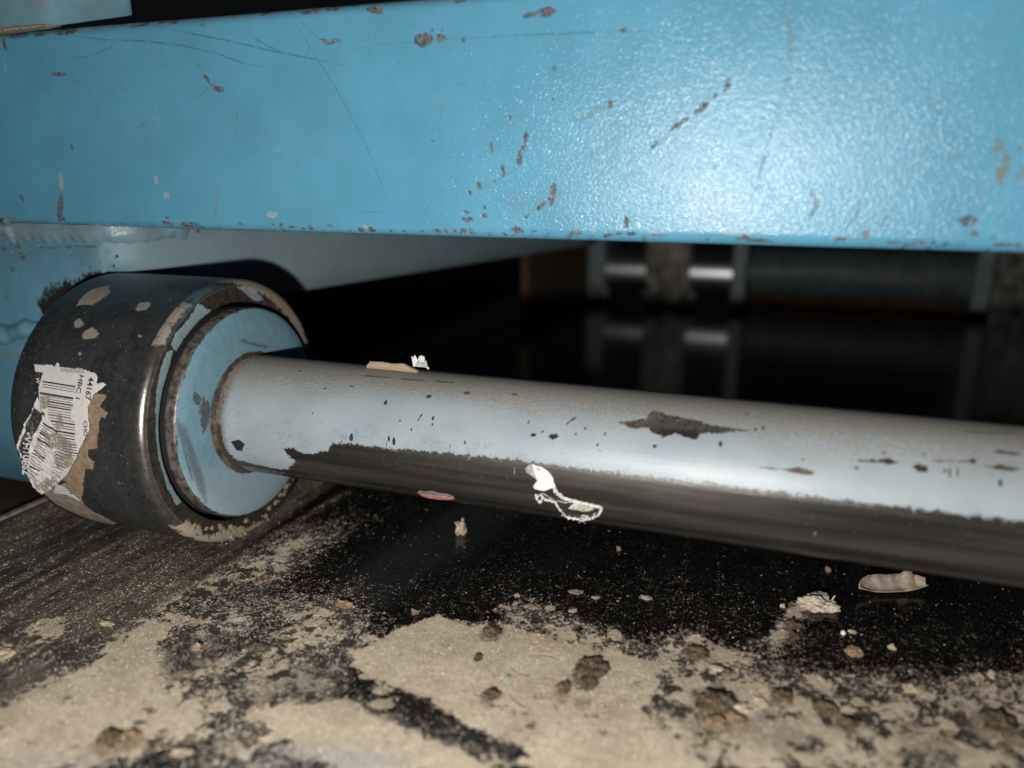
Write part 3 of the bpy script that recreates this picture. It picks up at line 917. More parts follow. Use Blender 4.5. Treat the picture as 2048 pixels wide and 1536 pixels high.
# tapered bracket above the beam, top left
bracket_mat = blue_paint('bracket_enamel', None, lin(104, 144, 160), 0.5, 0.8)
BrY = 0.198
stn = []
for px in (-260, -160, -80, -30, 0, 30, 60, 80):
    P = on_y(px, 65 - 0.137 * px, BrY)
    stn.append(P)
last = stn[-1].copy()
hd = 0.0
for px in range(88, 272, 8):
    hd = min(math.radians(52), hd + math.radians(9))
    # step along the ray of the next pixel until the turning path is met
    d = ray(px, 65 - 0.137 * px)
    tx, ty = math.cos(hd), math.sin(hd)
    # last.xy + s*(tx,ty) = CAM.xy + t*d.xy
    A = np.array([[tx, -d[0]], [ty, -d[1]]])
    s_, t_ = np.linalg.solve(A, CAM[:2] - last[:2])
    last = CAM + d * t_
    stn.append(last.copy())
brk = empty('corner_bracket', stn[6], 'bent blue bracket with dusty lower edge above the beam, top left corner', 'bracket')
rows = [[(p[0], p[1], p[2]), (p[0], p[1], p[2] + .02), (p[0], p[1], 0.235)] for p in stn]
br = strip_mesh('bent_plate', rows, bracket_mat, brk, None, True)
md = br.modifiers.new('thickness', 'SOLIDIFY')
md.thickness = 0.005
md.offset = 1
dm = plain('caked_tan_dust', lin(112, 98, 80), lin(158, 142, 118), 0.95, 0, 900, 0.8, 0.0005)
rows = []
for k, p in enumerate(stn[:12]):
    tk = max(0.0, 1 - k / 11.0) ** .8
    wv_ = tk * (1 + .5 * mnoise_.noise(Vector((k * .9, 2, 2))))
    rows.append([(p[0], p[1] + .0002, p[2] + .0024 * wv_), (p[0], p[1] - .0002 - .0003 * tk, p[2] + .0012 * wv_), (p[0], p[1] - .0004 * tk, p[2] + .0002 * tk - .0001), (p[0], p[1] + .002, p[2] - .0002)])
strip_mesh('dust_ledge', rows, dm, brk, None, True)

# ================================================================== ROLLER
roller = empty('roller', (-0.197, TY, 0.0), 'black steel roller with torn barcode sticker at the end of the tube', 'roller')
XL, XR = -0.2230, -0.1700
wc = Canvas(XL * 1000 - 1, XR * 1000 + 1, -120, 120, 0.11, 61)     # u = X, v = theta * 45.5 mm
wp = lambda q, r=WR: (lambda a: (a[0] * 1000, a[1] * WR * 1000))(on_cyl(q[0], q[1], r))
for c_, rx_, ry_, an in (((190, 592), 36, 14, -28), ((286, 613), 16, 8, -25), ((158, 647), 11, 8, -10), ((180, 668), 17, 12, -15), ((160, 708), 4, 4, 0), ((280, 672), 3, 2, 0), ((340, 600), 3, 2, 0)):
    a = np.linspace(0, 2 * math.pi, 16, endpoint=False)
    ca, sa = math.cos(math.radians(an)), math.sin(math.radians(an))
    rr = 0.85 + 0.3 * RNG.random(16)
    wc.poly('mud', [wp((c_[0] + (rx_ * np.cos(t) * ca - ry_ * np.sin(t) * sa) * r_, c_[1] + (rx_ * np.cos(t) * sa + ry_ * np.sin(t) * ca) * r_)) for t, r_ in zip(a, rr)], 1, 0.5, 0.25)
nw = fbm(wc.h, wc.w, 9, 65, 3, .7)
wc.L['mud'] = np.maximum(wc.L['mud'], (sstep(.80, .84, nw) * .7).astype(np.float32))
wc.L['dust'] = (sstep(.35, .75, fbm(wc.h, wc.w, (40, 110), 66, 5, .6)) * .8).astype(np.float32)
im_roller = wc.image('roller_wear', 'mud', 'dust', None)
def roller_material():
    m = Mat('blackened_roller_steel')
    _, mud, dust, _, _ = m.img(im_roller)
    n = m.noise(500, 5, .7)
    ln = m.noise(1, 4, .6, m.scaled(70, 1500, 1500))
    col = m.mix(m.ramp(n, .3, .7), lin(44, 47, 48), lin(64, 67, 68))
    col = m.mix(m.math('MULTIPLY', dust, .38), col, lin(86, 86, 83))
    col = m.mix(m.math('MULTIPLY', m.ramp(m.voro(1400), .10, .2, .5, 0), m.ramp(n, .45, .6)), col, lin(150, 146, 138))
    col = m.mix(m.math('MULTIPLY', mud, m.ramp(n, .2, .55, .6, 1)), col, lin(146, 136, 122))
    rough = m.mixf(mud, m.mixf(m.ramp(ln, .3, .7), .32, .40), .95)
    met = m.mixf(mud, .35, 0)
    nrm = m.bump(m.math('ADD', m.math('MULTIPLY', mud, .7), m.math('MULTIPLY', n, .4)), .35, .0003)
    return m.out(col, rough, met, nrm, .5)
roll_m = roller_material()
uvw = lambda x, th, r, p: ((x * 1000 - wc.u0) / (wc.u1 - wc.u0), (th * WR * 1000 - wc.v0) / (wc.v1 - wc.v0))
side_prof = [(XL + .001, .040), (XL, .0415), (XL, .0440), (XL + .0005, .0450), (XL + .0015, WR)] + [(x, WR) for x in np.linspace(XL + .006, XR - .00318, 8)]
lathe('outer_sleeve', side_prof, roll_m, roller, 200, uvw)
# polished, rounded shoulder and dirty end ring, marked with paint left in flakes
ec = Canvas(TY * 1000 - 50, TY * 1000 + 50, TZ * 1000 - 50, TZ * 1000 + 50, .1, 81)
XE = XR
ep = lambda q, X=XE: tuple(on_x(q[0], q[1], X)[1:] * 1000)
def epoly(k, pts, val=1, jag=.5, soft=.15, X=XE):
    ec.poly(k, [ep(q, X) for q in pts], val, jag, soft)
epoly('paint', [(340, 690), (350, 668), (375, 640), (395, 608), (425, 620), (418, 640), (395, 655), (385, 680), (362, 705), (350, 700)], 1, .5)
epoly('paint', [(322, 735), (332, 705), (346, 700), (344, 730), (336, 775), (332, 830), (334, 880), (340, 930), (352, 980), (366, 1005), (352, 1010), (335, 975), (320, 925), (312, 860), (312, 790)], 1, .6)
epoly('paint', [(470, 572), (505, 575), (530, 600), (515, 604), (495, 590)], .8, .6)
epoly('paint', [(545, 1030), (580, 1000), (590, 1010), (560, 1045), (530, 1050)], .8, .6)
epoly('tan', [(345, 1055), (375, 1042), (395, 1050), (405, 1072), (430, 1072), (440, 1052), (490, 1056), (540, 1035), (590, 985), (600, 1000), (545, 1060), (470, 1092), (400, 1088)], 1, 1.3, .4)
epoly('tan', [(440, 560), (480, 548), (560, 580), (600, 640), (618, 700), (606, 700), (580, 640), (545, 600), (490, 575)], .75, 1.3, .4)
epoly('tan', [(330, 690), (350, 650), (385, 610), (375, 605), (335, 655), (320, 690)], .7, 1.0, .4)
im_end = ec.image('roller_end_wear', 'paint', 'tan', None)
def end_material():
    m = Mat('roller_end_steel')
    _, pt, tn, _, _ = m.img(im_end)
    n = m.noise(420, 5, .7)
    n2 = m.noise(1400, 3, .7)
    sep = m.t.nodes.new('ShaderNodeSeparateXYZ')
    m.link(m.co, sep.inputs[0])
    dy = m.math('SUBTRACT', sep.outputs[1], TY)
    dz = m.math('SUBTRACT', sep.outputs[2], TZ)
    rad = m.math('SQRT', m.math('ADD', m.math('MULTIPLY', dy, dy), m.math('MULTIPLY', dz, dz)))
    groove = m.ramp(m.math('ADD', rad, m.math('MULTIPLY', m.math('SUBTRACT', n, .5), .0014)), .0377, .0387, 1, 0)
    bright = m.ramp(rad, .0430, .0438)                            # worn bare on the shoulder
    col = m.mix(m.ramp(n, .3, .7), lin(30, 27, 25), lin(74, 62, 52))
    col = m.mix(bright, col, m.mix(m.ramp(n, .3, .7), lin(104, 100, 98), lin(140, 136, 132)))
    col = m.mix(m.math('MULTIPLY', pt, m.ramp(n2, .2, .5, .55, 1)), col, lin(128, 152, 156))
    col = m.mix(m.math('MULTIPLY', tn, m.ramp(n2, .3, .55, .3, 1)), col, lin(160, 146, 128))
    col = m.mix(groove, col, lin(20, 18, 17))  # groove walls blackened: recess shade and dirt put into the colour
    cover = m.math('MAXIMUM', m.math('MAXIMUM', pt, tn), groove)
    rough = m.mixf(cover, m.mixf(bright, .62, .30), .8)
    met = m.mixf(cover, m.mixf(bright, .2, .85), 0)
    nrm = m.bump(m.math('ADD', m.math('MULTIPLY', n, m.mixf(bright, 1.0, .12)), m.math('MULTIPLY', cover, .8)), .5, .0006)
    nrm = m.bump(m.math('MULTIPLY', n2, m.mixf(bright, 1.0, .2)), .35, .0003, nrm)
    return m.out(col, rough, met, nrm, .5)
end_m = end_material()
uve = lambda x, th, r, p: ((p[1] * 1000 - ec.u0) / (ec.u1 - ec.u0), (p[2] * 1000 - ec.v0) / (ec.v1 - ec.v0))
sh = .0032
shoulder = [(XR - sh + sh * math.sin(a), WR - sh * .75 * (1 - math.cos(a))) for a in np.linspace(0, math.pi / 2, 10)]
lathe('end_ring', shoulder + [(XR - .0001, .0415), (XR - .0003, .0398), (XR - .0008, .0380), (XR - .0100, .0376), (XR - .0110, .0370), (XR - .0110, .0300)], end_m, roller, 200, uve)
# hub disc
DX, DR = -0.1664, 0.0362
hc = Canvas(TY * 1000 - 50, TY * 1000 + 50, TZ * 1000 - 50, TZ * 1000 + 50, .1, 85)
hp = lambda q: tuple(on_x(q[0], q[1], DX)[1:] * 1000)
hc.stroke('dirt', [hp(q) for q in ((352, 835), (372, 880), (395, 950), (412, 1005))], 3.2, .55, .6, 1.0)
hc.stroke('dirt', [hp(q) for q in ((360, 870), (385, 960))], 1.0, .6, .3, .3)
hc.stroke('dirt', [hp(q) for q in ((405, 800), (412, 830), (408, 860))], 4, .8, 1.2, .5)
hc.stroke('dirt', [hp(q) for q in ((480, 680), (520, 692), (540, 694))], 1.4, .6, .6, .3)
hc.stroke('dirt', [hp(q) for q in ((390, 790), (400, 808))], 2.5, .8, .8, .3)
Yh = (hc.u0 + (np.arange(hc.w) + .5) * hc.res)[None, :] - TY * 1000
Zh = (hc.v0 + (np.arange(hc.h) + .5) * hc.res)[:, None] - TZ * 1000
Rh = np.hypot(Yh, Zh)
hn = fbm(hc.h, hc.w, 16, 86, 4, .7)
hc.L['dirt'] = np.maximum(hc.L['dirt'], sstep(35.4, 36.0, Rh + (hn - .5) * 1.8).astype(np.float32))
hc.L['rust'] = (sstep(21.5, 20.4, Rh + (hn - .5) * 2.6)).astype(np.float32)
hc.L['pale'] = (sstep(-4, -20, Zh + (hn - .5) * 9) * .8 + 0 * Rh).astype(np.float32)  # lower half paler: its reflective sheen painted into the enamel colour
im_hub = hc.image('hub_wear_sheen', 'dirt', 'rust', 'pale')
def hub_material():
    m = Mat('blue_hub_enamel')
    _, d, ru, sheen, _ = m.img(im_hub)
    n = m.noise(300, 4, .6)
    col = m.mix(m.ramp(n, .3, .7), lin(106, 142, 156), lin(118, 152, 166))
    col = m.mix(sheen, col, lin(150, 170, 180))
    col = m.mix(m.math('MULTIPLY', ru, m.ramp(n, .3, .6, .5, 1)), col, lin(84, 74, 64))
    col = m.mix(d, col, m.mix(m.ramp(m.noise(900, 4), .4, .6), lin(48, 42, 38), lin(84, 72, 62)))
    nrm = m.bump(m.noise(800, 2), .3, .0003)
    return m.out(col, m.mixf(m.math('MAXIMUM', d, ru), .38, .75), 0, nrm, .5)
hub_m = hub_material()
def rim_material():
    m = Mat('rusty_rim_steel')
    n = m.noise(420, 5, .65)
    sep = m.t.nodes.new('ShaderNodeSeparateXYZ')
    m.link(m.co, sep.inputs[0])
    recess_dark = m.ramp(m.math('ADD', sep.outputs[0], m.math('MULTIPLY', m.math('SUBTRACT', n, .5), .0012)), XR - .0006, XR + .0006, 1, 0)  # rim blackened inside the recess, shade as well as grime painted in
    col = m.mix(m.ramp(n, .35, .65), lin(64, 57, 51), lin(122, 113, 104))
    return m.out(m.mix(recess_dark, col, lin(16, 14, 13)), m.mixf(recess_dark, .42, .9), m.mixf(recess_dark, .4, 0), m.bump(n, .6, .0004), .5)
rim_m = rim_material()
uvh = lambda x, th, r, p: ((p[1] * 1000 - hc.u0) / (hc.u1 - hc.u0), (p[2] * 1000 - hc.v0) / (hc.v1 - hc.v0))
hub = lathe('hub_disc', [(DX - .0003, DR - .0005), (DX, DR - .0010), (DX, .0300), (DX, .0205)], hub_m, roller, 160, uvh)
lathe('rim', [(XR - .0110, DR), (DX - .0012, DR), (DX - .0006, DR - .0002), (DX - .0003, DR - .0005)], rim_m, hub, 160)

# ---- torn sticker on the roller
lc = Canvas(-232, -176, -95, 40, .07, 101)
cp4 = lambda x, y: (20 + x / 4.267, 700 + y / 4.267)
RS = WR + .00012
def lp(x, y):
    X, th = on_cyl(*cp4(x, y), RS)
    return (max(X, XL + .0006) * 1000, th * WR * 1000)
def lpoly(k, pts, val=1, jag=.15, soft=.06, mode='max'):
    lc.poly(k, [lp(*q) for q in pts], val, jag, soft, mode)
def lstroke(k, pts, wid, val=1, jag=.04, soft=.05, taper=False):
    lc.stroke(k, [lp(*q) for q in pts], wid, val, jag, soft, taper)
lc.layer('ink'); lc.layer('scuff'); lc.layer('tan')
# bars of the main sticker, crossing it from left to right
yb = [(268, 9), (292, 4), (314, 4), (368, 13), (398, 4), (420, 4), (440, 9), (463, 5), (482, 9), (508, 4), (530, 4), (551, 7), (575, 4), (604, 10), (634, 5), (655, 5), (690, 11), (715, 5), (742, 8), (768, 5), (790, 9), (815, 6), (840, 5), (866, 9), (890, 5)]
for y, t in yb:
    xa = 280 if y < 330 else (262 if y < 390 else (330 if y < 600 else 350 + (y - 600) * .45))
    xb = 556 if y < 330 else (535 if y < 470 else (520 if y < 560 else 552 if y < 760 else 560 + (y - 760) * .15))
    lstroke('ink', [(xa, y), (xb, y + (xb - xa) * .165)], t * .052, 1, .03)
lpoly('ink', [(214, 183), (284, 192), (262, 262), (246, 318), (232, 270)], 1, .05)
# crumpled lower piece, its print turned
def rot_bar(t0, t1, off, wid, val=1):
    # a bar crossing from the black band's edge towards lower right
    a = math.radians(62)
    ux, uy = math.cos(a), math.sin(a)
    nx_, ny_ = -uy, ux
    bx, by = 300 + off * -.33, 600 + off * .95
    lstroke('ink', [(bx + ux * t0 * .9, by + uy * t0 * .35), (bx + ux * t1 * .9, by + uy * t1 * .35)], wid, val, .06)
for k in range(26):
    rb_ = random.Random(k)
    rot_bar(10, 210 + rb_.uniform(-40, 60), 20 + k * 22 + rb_.uniform(-3, 3), .45 * rb_.choice((.6, .6, 1, 1.6)), 1)
for k in range(16):
    rb_ = random.Random(k + 90)
    yy0 = 770 + k * 24
    lstroke('ink', [(420 - k * 4, yy0), (560 - k * 12, yy0 + 42)], .4 * rb_.choice((.6, 1, 1.5)), .9, .06)
lpoly('ink', [(215, 490), (300, 540), (275, 640), (235, 720), (205, 800), (190, 900), (185, 1030), (160, 1010), (125, 880), (112, 820), (140, 720), (175, 600)], 1, .06)
lstroke('white', [(250, 400), (215, 480), (150, 640), (110, 730), (98, 800), (125, 890)], .75, 1, .1)
lstroke('white', [(300, 570), (270, 640), (225, 730), (200, 820), (190, 930), (200, 1050), (240, 1150)], .65, 1, .06)
lc.L['ink'] *= 1 - lc.layer('white')
# rubbed patches
for pts in ([(255, 390), (340, 395), (345, 470), (280, 505), (250, 450)], [(320, 720), (400, 700), (500, 760), (540, 830), (520, 900), (440, 870), (350, 820)],
            [(400, 560), (440, 540), (450, 640), (410, 700), (390, 640)], [(420, 900), (540, 860), (540, 960), (470, 1010), (400, 990)], [(250, 1130), (330, 1080), (400, 1120), (320, 1200)]):
    lpoly('tan', pts, .95, .9, .3)
for q in ((460, 170), (545, 175), (600, 170), (500, 185)):
    lc.blob('tan', lp(*q), 1.6, .8, 0, .7, .6, .3)
sc_n = fbm(lc.h, lc.w, 9, 107, 3, .8)
lc.L['scuff'] = (sstep(.60, .66, sc_n) * (1 - sstep(0, 30, (lc.v0 + np.arange(lc.h) * lc.res)[:, None] + 32) * .85)).astype(np.float32)
im_label = lc.image('sticker_print', 'ink', 'tan', 'scuff')
def label_material(name, paper, dark=lin(30, 28, 28)):
    m = Mat(name)
    _, ink, tn, scf, _ = m.img(im_label)
    n = m.noise(900, 4, .7)
    col = m.mix(m.ramp(n, .35, .75), paper, tuple(c * .86 for c in paper[:3]) + (1,))
    ik = m.math('MULTIPLY', ink, m.math('SUBTRACT', 1.0, m.math('MULTIPLY', scf, .85)))
    col = m.mix(m.math('MULTIPLY', ik, .96), col, dark)
    col = m.mix(m.math('MULTIPLY', tn, m.ramp(n, .32, .58, .3, .95)), col, lin(136, 122, 106))
    return m.out(col, .5, 0, m.bump(m.noise(350, 4, .6), .35, .0004), .4)
lab_m = label_material('sticker_paper', lin(214, 211, 206))
on_roll = lambda off: (lambda u, v: cyl(u / 1000, v / 1000 / WR, RS + off))
L1 = [(200, 115), (290, 122), (385, 132), (398, 104), (420, 115), (418, 140), (520, 155), (600, 150), (690, 185), (735, 200), (747, 230), (740, 285), (790, 273), (822, 290), (800, 312), (755, 350), (710, 380), (685, 440), (660, 490), (665, 560), (672, 620),
      (672, 690), (640, 750), (600, 830), (570, 910), (530, 990), (490, 1060), (440, 1110), (350, 1190), (300, 1180), (320, 900), (300, 700), (245, 480), (245, 390), (240, 300), (215, 190)]
sticker = sheet('barcode_sticker', [lp(*q) for q in L1], on_roll(0), lab_m, .3, .12, roller, 5, .0001, lc)
tag(sticker, 'torn white barcode sticker with rubbed lower end')
tanp = plain('brown_sticker_backing', lin(122, 102, 82), lin(150, 130, 106), .85, 0, 500, .5, .0003)
L2 = [(712, 378), (760, 368), (828, 388), (800, 430), (782, 458), (772, 480), (832, 540), (800, 582), (770, 560), (757, 650), (747, 740), (742, 830), (712, 852), (672, 850), (662, 900), (682, 930), (722, 950), (712, 1022), (642, 1010), (632, 1100), (622, 1245), (600, 1242),
      (480, 1130), (440, 1110), (530, 990), (570, 910), (600, 830), (640, 750), (660, 690), (655, 560), (650, 490)]
sheet('sticker_backing', [lp(*q) for q in L2], on_roll(-.00006), tanp, .3, .45, roller, 7, .0001)
L3 = [(350, 1180), (480, 1130), (600, 1242), (640, 1330), (720, 1390), (800, 1425), (905, 1482), (850, 1490), (700, 1452), (560, 1395), (400, 1320), (300, 1240), (250, 1165)]
greyp = plain('grey_sticker_backing', lin(120, 106, 94), lin(152, 138, 124), .8, 0, 420, .5, .0004)
sheet('sticker_backing', [lp(*q) for q in L3], on_roll(-.00004), greyp, .3, .3, roller, 8, .0001)
whitep = plain('white_paper', lin(186, 183, 178), lin(206, 203, 198), .6, 0, 600, .3, .0003)
sheet('sticker_scrap', [lp(*q) for q in ((395, 1140), (440, 1158), (475, 1170), (610, 1290), (590, 1285), (480, 1232), (370, 1222))], on_roll(.0001), whitep, .25, .15, roller, 9, .0001)
# crumpled flap that has lifted on the left
from mathutils import noise as mnoise
def flap_fn(u, v):
    du = max(0.0, (-207 - u) / 20.0)
    lift = .0004 + .0022 * min(1, du) ** 1.4 + .0006 * mnoise.noise(Vector((u * .35, v * .28, 2))) + .00025 * mnoise.noise(Vector((u * 1.1, v * .9, 5)))
    return cyl(u / 1000, v / 1000 / WR, RS + max(lift, .00025))
L4 = [(247, 392), (215, 480), (160, 600), (120, 700), (92, 800), (125, 900), (165, 1010), (200, 1090), (250, 1170), (300, 1205), (350, 1190), (440, 1100), (420, 960), (400, 800), (350, 650), (300, 560)]
flap = sheet('sticker_flap', [lp(*q) for q in L4], flap_fn, lab_m, .3, .12, roller, 11, .0001, lc)
ink_m = plain('black_ink', lin(34, 32, 32), lin(48, 46, 45), .55, 0, 900, .1, .0001)
wink_m = plain('white_print', lin(190, 187, 182), lin(204, 200, 196), .55, 0, 900, .1, .0001)
def lettering(s, a, b, c, mat, parent, fn, bold=.02):
    A, B, C_ = (np.array(lp(*q)) for q in (a, b, c))
    return text_mesh('lettering', s, A, B - A, C_ - A, fn, mat, parent, bold)
lettering('44167', (672, 228), (640, 425), (722, 236), ink_m, sticker, on_roll(.00010))
lettering('HBC 1', (596, 214), (560, 415), (634, 220), ink_m, sticker, on_roll(.00010))
lettering('CHO', (628, 604), (632, 735), (662, 606), ink_m, sticker, on_roll(.00010))
flap_up = lambda u, v: (lambda p: (p[0], p[1] - .00018, p[2] + .00002))(flap_fn(u, v))
lettering('WH10882', (166, 672), (150, 1030), (222, 690), wink_m, flap, flap_up, .03)
lettering('W', (222, 230), (226, 285), (254, 238), wink_m, sticker, on_roll(.00010), .03)
lettering('014', (465, 1165), (520, 1225), (492, 1168), ink_m, sticker, on_roll(.00022), .01)

# ================================================================== TUBE
TX0, TX1 = DX, 0.30
tube = empty('cross_tube', (0.05, TY, TZ), 'pale blue-grey round tube worn to dark steel along its lower side', 'tube')
tc = Canvas(-170, 302, -50, 50, .09, 121, 1.2)            # u = X, v = theta * 20 mm
def tp(q):
    X, th = on_cyl(q[0], q[1], TR)
    return (X * 1000, th * TR * 1000)
tmm = lambda px, py: float(np.linalg.norm(np.array(tp((px - 1, py))) - np.array(tp((px + 1, py))))) / 2
edge = [(440, 850), (446, 880), (452, 900), (470, 918), (500, 926), (540, 935), (575, 940), (592, 922), (572, 906), (567, 897), (585, 897), (610, 908), (655, 900), (664, 886), (700, 886), (760, 893), (800, 898), (860, 902), (920, 907), (980, 915), (1030, 918), (1100, 928), (1200, 941), (1300, 954),
        (1400, 965), (1500, 977), (1600, 990), (1700, 1001), (1800, 1013), (1900, 1025), (2048, 1043), (2200, 1062)]
P_ = [tp(q) for q in edge]
P_ += [(P_[-1][0] + 40, P_[-1][1] - 1.0), (P_[-1][0] + 90, P_[-1][1] + 1.2), (320, P_[-1][1])]
tc.poly('bare', P_ + [(P_[-1][0], -60), (P_[0][0] - 8, -60), (P_[0][0] - 8, P_[0][1])], 1, .85, .10)
tc.poly('bare', [tp(q) for q in ((1238, 845), (1290, 838), (1308, 822), (1345, 832), (1380, 838), (1420, 850), (1497, 861), (1440, 867), (1405, 866), (1390, 882), (1350, 868), (1325, 874), (1295, 858), (1260, 855))], 1, .6, .1)
tc.poly('bare', [tp(q) for q in ((462, 884), (478, 878), (490, 888), (484, 902), (474, 900))], 1, .4, .1)
# a strip of paint left below the edge by the root
tc.poly('bare', [tp(q) for q in ((480, 930), (520, 938), (570, 944), (560, 953), (500, 944))], .9, .4, .15, 'sub')
def tb(px, py, rx, ry, ang=0, val=1, k='bare'):
    s_ = tmm(px, py)
    tc.blob(k, tp((px, py)), rx * s_, ry * s_ * 1.15, -math.radians(ang), val, .25, .07)
for a in ((1067, 870, 6, 4), (1108, 873, 10, 5), (1085, 864, 3, 2), (703, 875, 4, 6), (778, 877, 3, 5), (788, 883, 4, 6), (823, 860, 2, 3), (866, 837, 2, 4), (771, 806, 3, 4), (858, 793, 5, 4), (934, 786, 6, 4), (1030, 789, 7, 3),
          (703, 773, 6, 2), (800, 842, 1.5, 2), (865, 849, 1.5, 2), (1152, 868, 2, 3), (1310, 893, 5, 3), (1526, 857, 4, 5), (1512, 860, 3, 3), (1775, 923, 18, 6), (1840, 936, 15, 8), (1745, 922, 5, 4), (1720, 922, 8, 2), (1946, 922, 7, 5),
          (2010, 936, 30, 6), (2015, 906, 25, 4), (1713, 936, 5, 3), (1495, 829, 5, 2.5), (1185, 820, 1.5, 1.5), (1195, 890, 2, 3), (1440, 888, 3, 7), (2000, 967, 4, 8), (1890, 943, 4, 4), (1900, 945, 2, 12), (1915, 945, 1.5, 10), (1848, 909, 1.5, 5), (1768, 906, 1.5, 4),
          (900, 893, 2, 3), (1210, 868, 1.5, 4), (600, 742, 4, 2), (650, 778, 2, 2), (1606, 918, 2, 2), (1170, 857, 2, 3), (930, 885, 2, 3), (1830, 842, 6, 2), (1813, 850, 2, 3), (1700, 1013, 1, 1), (625, 826, 1.5, 1.5)):
    tb(*a)
for pts, wd in (([(722, 751), (785, 756)], 4), ([(800, 758), (850, 762)], 5), ([(865, 762), (910, 766)], 6), ([(1132, 850), (1152, 834)], 3), ([(835, 843), (845, 828)], 3), ([(1925, 862), (1965, 866), (2040, 868)], 6), ([(1700, 921), (1800, 926)], 3), ([(1860, 922), (1940, 924)], 3), ([(1965, 932), (2048, 940)], 5),
                ([(1520, 935), (1580, 940)], 2), ([(1056, 848), (1060, 840)], 2.5), ([(773, 900), (774, 880)], 2)):
    s_ = tmm(*pts[0])
    tc.stroke('bare', [tp(q) for q in pts], wd * s_, 1, .2, .07)
tb(1600, 942, 28, 6, 3, 1, 'brown')
tb(1900, 1000, 6, 6, 0, .0, 'brown')
ht, wt = tc.h, tc.w
vv = (tc.v0 + (np.arange(ht) + .5) * tc.res)[:, None]
uu = (tc.u0 + (np.arange(wt) + .5) * tc.res)[None, :]
tn_f = fbm(ht, wt, 6, 131, 3, .8)
tn_b = fbm(ht, wt, (220, 60), 132, 5, .6)
dust = sstep(10, 24, vv + (tn_b - .5) * 16) * sstep(.30, .62, tn_f + sstep(18, 28, vv) * .25)
rootd = sstep(-136, -163, uu + (tn_b - .5) * 30) * sstep(8, 22, vv + (tn_f - .5) * 10)
tc.L['dust'] = np.clip(np.maximum(dust, rootd * .9), 0, 1).astype(np.float32)
tc.L['brown'] = np.maximum(tc.layer('brown'), (sstep(-160.5, -164.2, uu + (tn_f - .5) * 3) * .9 + 0 * vv).astype(np.float32))
speck = sstep(.78, .82, fbm(ht, wt, 5, 135, 2, .6)) * sstep(.5, .7, fbm(ht, wt, 200, 136, 3)) * .8
tc.L['bare'] = np.maximum(tc.L['bare'], speck.astype(np.float32) * sstep(2, -6, vv))
stn_ = sstep(.45, .75, fbm(ht, wt, (60, 30), 138, 5, .75)) * sstep(-14, -9, vv) * sstep(12, 4, vv) * sstep(20, -60, uu)
fz = fbm(ht, wt, 4, 141, 2, .9)
tc.poly('soft', P_ + [(P_[-1][0], -60), (P_[0][0] - 8, -60), (P_[0][0] - 8, P_[0][1])], 1, .9, 1.5)
tc.L['bare'] = np.maximum(tc.L['bare'], sstep(.50, .58, tc.L['soft'] * .62 + (fz - .5) * 1.1).astype(np.float32) * (tc.L['soft'] > .04))
light_ = sstep(.62, .70, fbm(ht, wt, 3.2, 143, 2, .9)) * sstep(1.0, .55, tc.L['soft']) * (tc.L['soft'] > .4)
tc.L['bare'] = np.clip(tc.L['bare'] - light_ * .6, 0, 1).astype(np.float32)
im_tube = tc.image('tube_wear', 'bare', 'dust', 'brown', np.clip(1 - stn_ * .9, 0, 1))
def tube_material():
    m = Mat('worn_tube_enamel')
    _, ba, du, br_, st = m.img(im_tube)
    n = m.noise(900, 4, .7)
    nf = m.noise(2600, 2, .6)
    lng = m.noise(1, 4, .6, m.scaled(9, 260, 260))
    scr_ = m.noise(1, 3, .7, m.scaled(45, 2400, 2400))
    paint = m.mix(m.ramp(m.noise(70, 4), .3, .7), lin(142, 153, 158), lin(152, 162, 166))
    stv = m.math('MULTIPLY', m.math('SUBTRACT', 1.0, st), m.ramp(n, .42, .62))
    paint = m.mix(m.math('MULTIPLY', stv, .65), paint, lin(92, 124, 142))
    steel = m.mix(m.ramp(lng, .35, .75), lin(62, 60, 58), lin(100, 95, 89))
    steel = m.mix(m.ramp(n, .62, .72, 0, .7), steel, lin(140, 134, 128))
    col = m.mix(ba, paint, steel)
    col = m.mix(m.math('MULTIPLY', br_, m.ramp(n, .3, .5, .6, 1)), col, lin(84, 70, 58))
    dcol = m.mix(m.ramp(nf, .35, .65), lin(112, 102, 90), lin(158, 146, 126))
    col = m.mix(m.math('MULTIPLY', du, m.ramp(nf, .3, .6, .35, .95)), col, dcol)
    rough = m.mixf(ba, .42, m.mixf(m.ramp(lng, .35, .65), .28, .40))
    rough = m.mixf(m.math('MAXIMUM', du, br_), rough, .88)
    met = m.math('MULTIPLY', ba, .7)
    h = m.math('ADD', m.math('MULTIPLY', m.math('SUBTRACT', 1.0, ba), .5), m.math('MULTIPLY', du, m.math('MULTIPLY', nf, 1.2)))
    nrm = m.bump(h, .5, .0003)
    nrm = m.bump(m.math('ADD', n, scr_), .22, .00025, nrm)
    return m.out(col, rough, met, nrm, .5)
tube_m = tube_material()
uvt = lambda x, th, r, p: ((x * 1000 - tc.u0) / (tc.u1 - tc.u0), (th * TR * 1000 - tc.v0) / (tc.v1 - tc.v0))
lathe('tube_wall', [(x, TR) for x in np.linspace(TX0, TX1, 40)], tube_m, tube, 144, uvt)
wroot = plain('rusty_fillet_weld', lin(46, 40, 35), lin(96, 82, 68), .75, .1, 420, .8, .0006)
rows = []
for k in range(121):
    th = -math.pi + 2 * math.pi * k / 120
    wv = 1 + .22 * math.sin(th * 31) * .4 + .35 * mnoise.noise(Vector((math.cos(th) * 5, math.sin(th) * 5, 0)))
    rows.append([cyl(DX + d_ * wv, th, TR + r_ * wv) for d_, r_ in ((-.0002, .0012), (.0004, .0008), (.0008, .0004), (.0012, .0001), (.0017, -.0003))])
strip_mesh('fillet_weld', rows, wroot, tube, None, True)
